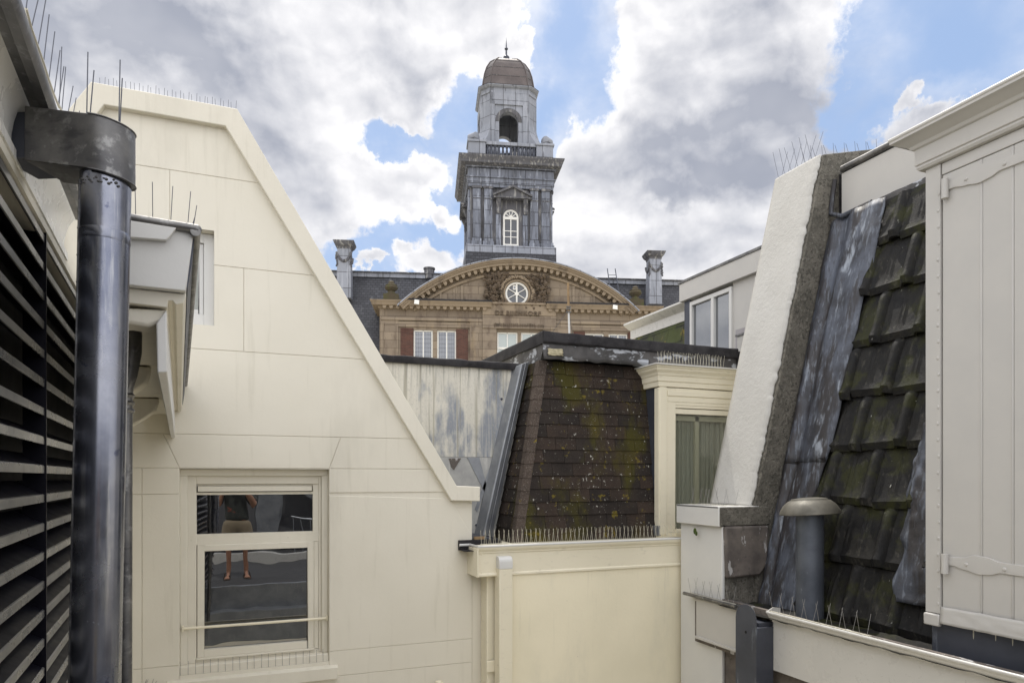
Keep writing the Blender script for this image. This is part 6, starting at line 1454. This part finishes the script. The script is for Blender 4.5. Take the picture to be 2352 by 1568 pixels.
# ---------------------------------------------------------------- the photographer
PX, PY, PZ = -.05, -.34, -1.655
M['skin'] = mat('skin', (0.42, 0.22, 0.14), .5, var=((.36, .17, .11), 12., .5))
M['shirt'] = mat('dark_tshirt', (0.035, 0.04, 0.035), .85, layers=[((.35, .09, .05), 9., .60, .66, .8)])
M['shorts'] = mat('khaki_shorts', (0.26, 0.21, 0.14), .85, bump=[(20., .4, .01)])
M['hair'] = mat('brown_hair', (0.07, 0.045, 0.03), .7, bump=[(90., .6, .004)])
def skinned(name, verts, edges, m, parent=None, root=0, levels=2, **k):
    me = bpy.data.meshes.new(name); me.from_pydata([Vector(v[0]) for v in verts], edges, [])
    o = bpy.data.objects.new(name, me); col.objects.link(o)
    md = o.modifiers.new('skin', 'SKIN'); md.use_smooth_shade = True
    for i, v in enumerate(verts):
        r = v[1]; o.data.skin_vertices[0].data[i].radius = (r if hasattr(r, '__len__') else (r, r)); o.data.skin_vertices[0].data[i].use_root = (i == root)
    s_ = o.modifiers.new('sub', 'SUBSURF'); s_.levels = s_.render_levels = levels
    bpy.context.view_layer.update(); nm = bpy.data.meshes.new_from_object(o.evaluated_get(bpy.context.evaluated_depsgraph_get())); bpy.data.objects.remove(o)
    nm.materials.clear(); nm.materials.append(m); nm.name = name; nm.polygons.foreach_set('use_smooth', [True] * len(nm.polygons))
    o = bpy.data.objects.new(name, nm); col.objects.link(o)
    if parent: o.parent = parent
    else: o.location = Vector((PX, PY, PZ + EYE))
    return o
V, E = [], []
def va(p, r): V.append((p, r)); return len(V) - 1
def ch_(i, *pr):
    for p, r in pr: j = va(p, r); E.append((i, j)); i = j
    return i
pel = va((0, 0, .93), (.15, .105))
ch1 = ch_(pel, ((0, .0, 1.08), (.135, .10)), ((0, .01, 1.25), (.155, .11)), ((0, 0, 1.37), (.15, .095)))
nk = ch_(ch1, ((0, .0, 1.46), .058), ((0, .01, 1.52), .055), ((0, .025, 1.575), (.070, .085)), ((0, .03, 1.64), (.076, .095)), ((0, .02, 1.70), (.066, .082)))
for s_ in (-1, 1):
    e = ch_(ch1, ((s_ * .17, 0, 1.385), .060), ((s_ * .235, .06, 1.30), .048), ((s_ * .265, .13, 1.22), .041), ((s_ * .20, .19, 1.36), .038), ((s_ * .105, .235, 1.545), .026), ((s_ * .082, .25, 1.60), (.034, .018)))
    for k in range(4):
        L = (.030, .034, .032, .025)[k]; z0 = 1.615 + .0 + k * .016
        ch_(e, ((s_ * (.080 - .004 * k), .262 + .004 * k, z0 + .004), .0085), ((s_ * (.074 - .006 * k), .262 + L * .8, z0 + .016), .008), ((s_ * (.052 - .004 * k), .262 + L * 1.2, z0 + .018), .007))
    ch_(e, ((s_ * .070, .235, 1.625), .010), ((s_ * .050, .225, 1.64), .009), ((s_ * .036, .222, 1.65), .008))
    x = s_ * .10; fx = s_ * .15
    ft = ch_(pel, ((x, 0, .84), .092), ((x * 1.2, .01, .66), .078), ((x * 1.35, .015, .49), .056), ((x * 1.4, .0, .36), .056), ((x * 1.4, -.01, .20), .040), ((x * 1.4, -.01, .085), .034), ((x * 1.45, .05, .045), (.040, .026)), ((x * 1.55, .13, .03), (.044, .018)))
    for k in range(5):
        ch_(ft, ((x * 1.55 + (k - 2) * .016, .165 - abs(k - (1 if s_ > 0 else 3)) * .006, .024), .0085), ((x * 1.55 + (k - 2) * .018, .190 - abs(k - (1 if s_ > 0 else 3)) * .008, .020), .0075))
body = skinned('person', V, E, M['skin'])
OFF[body.name] = body.location.copy()
tagit(body, 'photographer in dark t-shirt, khaki shorts and sandals raising a camera, mirrored in the window', 'person')
PO = Vector((PX, PY, PZ))
sh_ = skinned('tshirt', [((0, 0, .90), (.215, .165)), ((0, 0, 1.06), (.19, .15)), ((0, .01, 1.25), (.185, .14)), ((0, 0, 1.37), (.160, .105)), ((0, 0, 1.435), (.075, .072)), ((.17, 0, 1.385), .076), ((.235, .06, 1.30), .066), ((.255, .10, 1.255), .064), ((-.17, 0, 1.385), .076), ((-.235, .06, 1.30), .066), ((-.255, .10, 1.255), .064)], [(0, 1), (1, 2), (2, 3), (3, 4), (3, 5), (5, 6), (6, 7), (3, 8), (8, 9), (9, 10)], M['shirt'], body)
shr_ = skinned('shorts', [((0, 0, 1.0), (.19, .145)), ((0, 0, .90), (.20, .15)), ((.105, 0, .80), .135), ((.13, .01, .66), .13), ((.145, .012, .50), .12), ((-.105, 0, .80), .135), ((-.13, .01, .66), .13), ((-.145, .012, .50), .12)], [(0, 1), (1, 2), (2, 3), (3, 4), (1, 5), (5, 6), (6, 7)], M['shorts'], body, root=1)
b = MB(); b.ball(PO + Vector((0, .0, 1.675)), .086, .098, .085, 16, 10); build('hair', b, M['hair'], body)
b = MB()
for s_ in (-1, 1): pass
for s_ in (-1, 1):
    b = MB(); b.ball(PO + Vector((s_ * .078, .02, 1.625)), .012, .022, .032, 8, 6); build('ear', b, M['skin'], body)
    b = MB(); b.ball(PO + Vector((s_ * .031, .112, 1.64)), .013, .008, .010, 8, 6); build('eye', b, M['white'], body)
    fx = s_ * .155
    b = MB(); b.box(G0, PO.x + fx - .048, PO.x + fx + .048, PO.y - .06, PO.y + .21, PO.z - .002, PO.z + .012); build('sandal', b, M['hair'], body, bevel=.01)
    for yy in (.02, .10):
        b = MB(); b.tube([PO + Vector((fx - .05, yy, .012)), PO + Vector((fx - .035, yy, .06 if yy > .05 else .095)), PO + Vector((fx + .035, yy, .06 if yy > .05 else .095)), PO + Vector((fx + .05, yy, .012))], .009, 6); build('sandal_strap', b, M['hair'], body)
b = MB(); b.loft([[PO + Vector((-.010, .115, 1.655)), PO + Vector((.010, .115, 1.655)), PO + Vector((0, .122, 1.66))], [PO + Vector((-.018, .118, 1.60)), PO + Vector((.018, .118, 1.60)), PO + Vector((0, .145, 1.605))]]); build('nose', b, M['skin'], body)
b = MB(); b.ball(PO + Vector((0, .112, 1.575)), .026, .008, .006, 8, 5); build('mouth', b, mat('lips', (.35, .12, .1), .5), body)
cmr = thing('camera', 'black camera held up by the photographer, mirrored in the window', 'camera', (0, -.06, -.05))
b = MB(); b.box(G0, -.065, .065, -.125, -.075, -.055, .035); b.box(G0, -.03, .03, -.125, -.08, .035, .055); build('camera_body', b, M['louvredark'], cmr, bevel=.006)
b = MB(); b.tube([(0, -.076, -.01), (0, -.02, -.01)], .034, 20); build('lens', b, M['louvredark'], cmr)
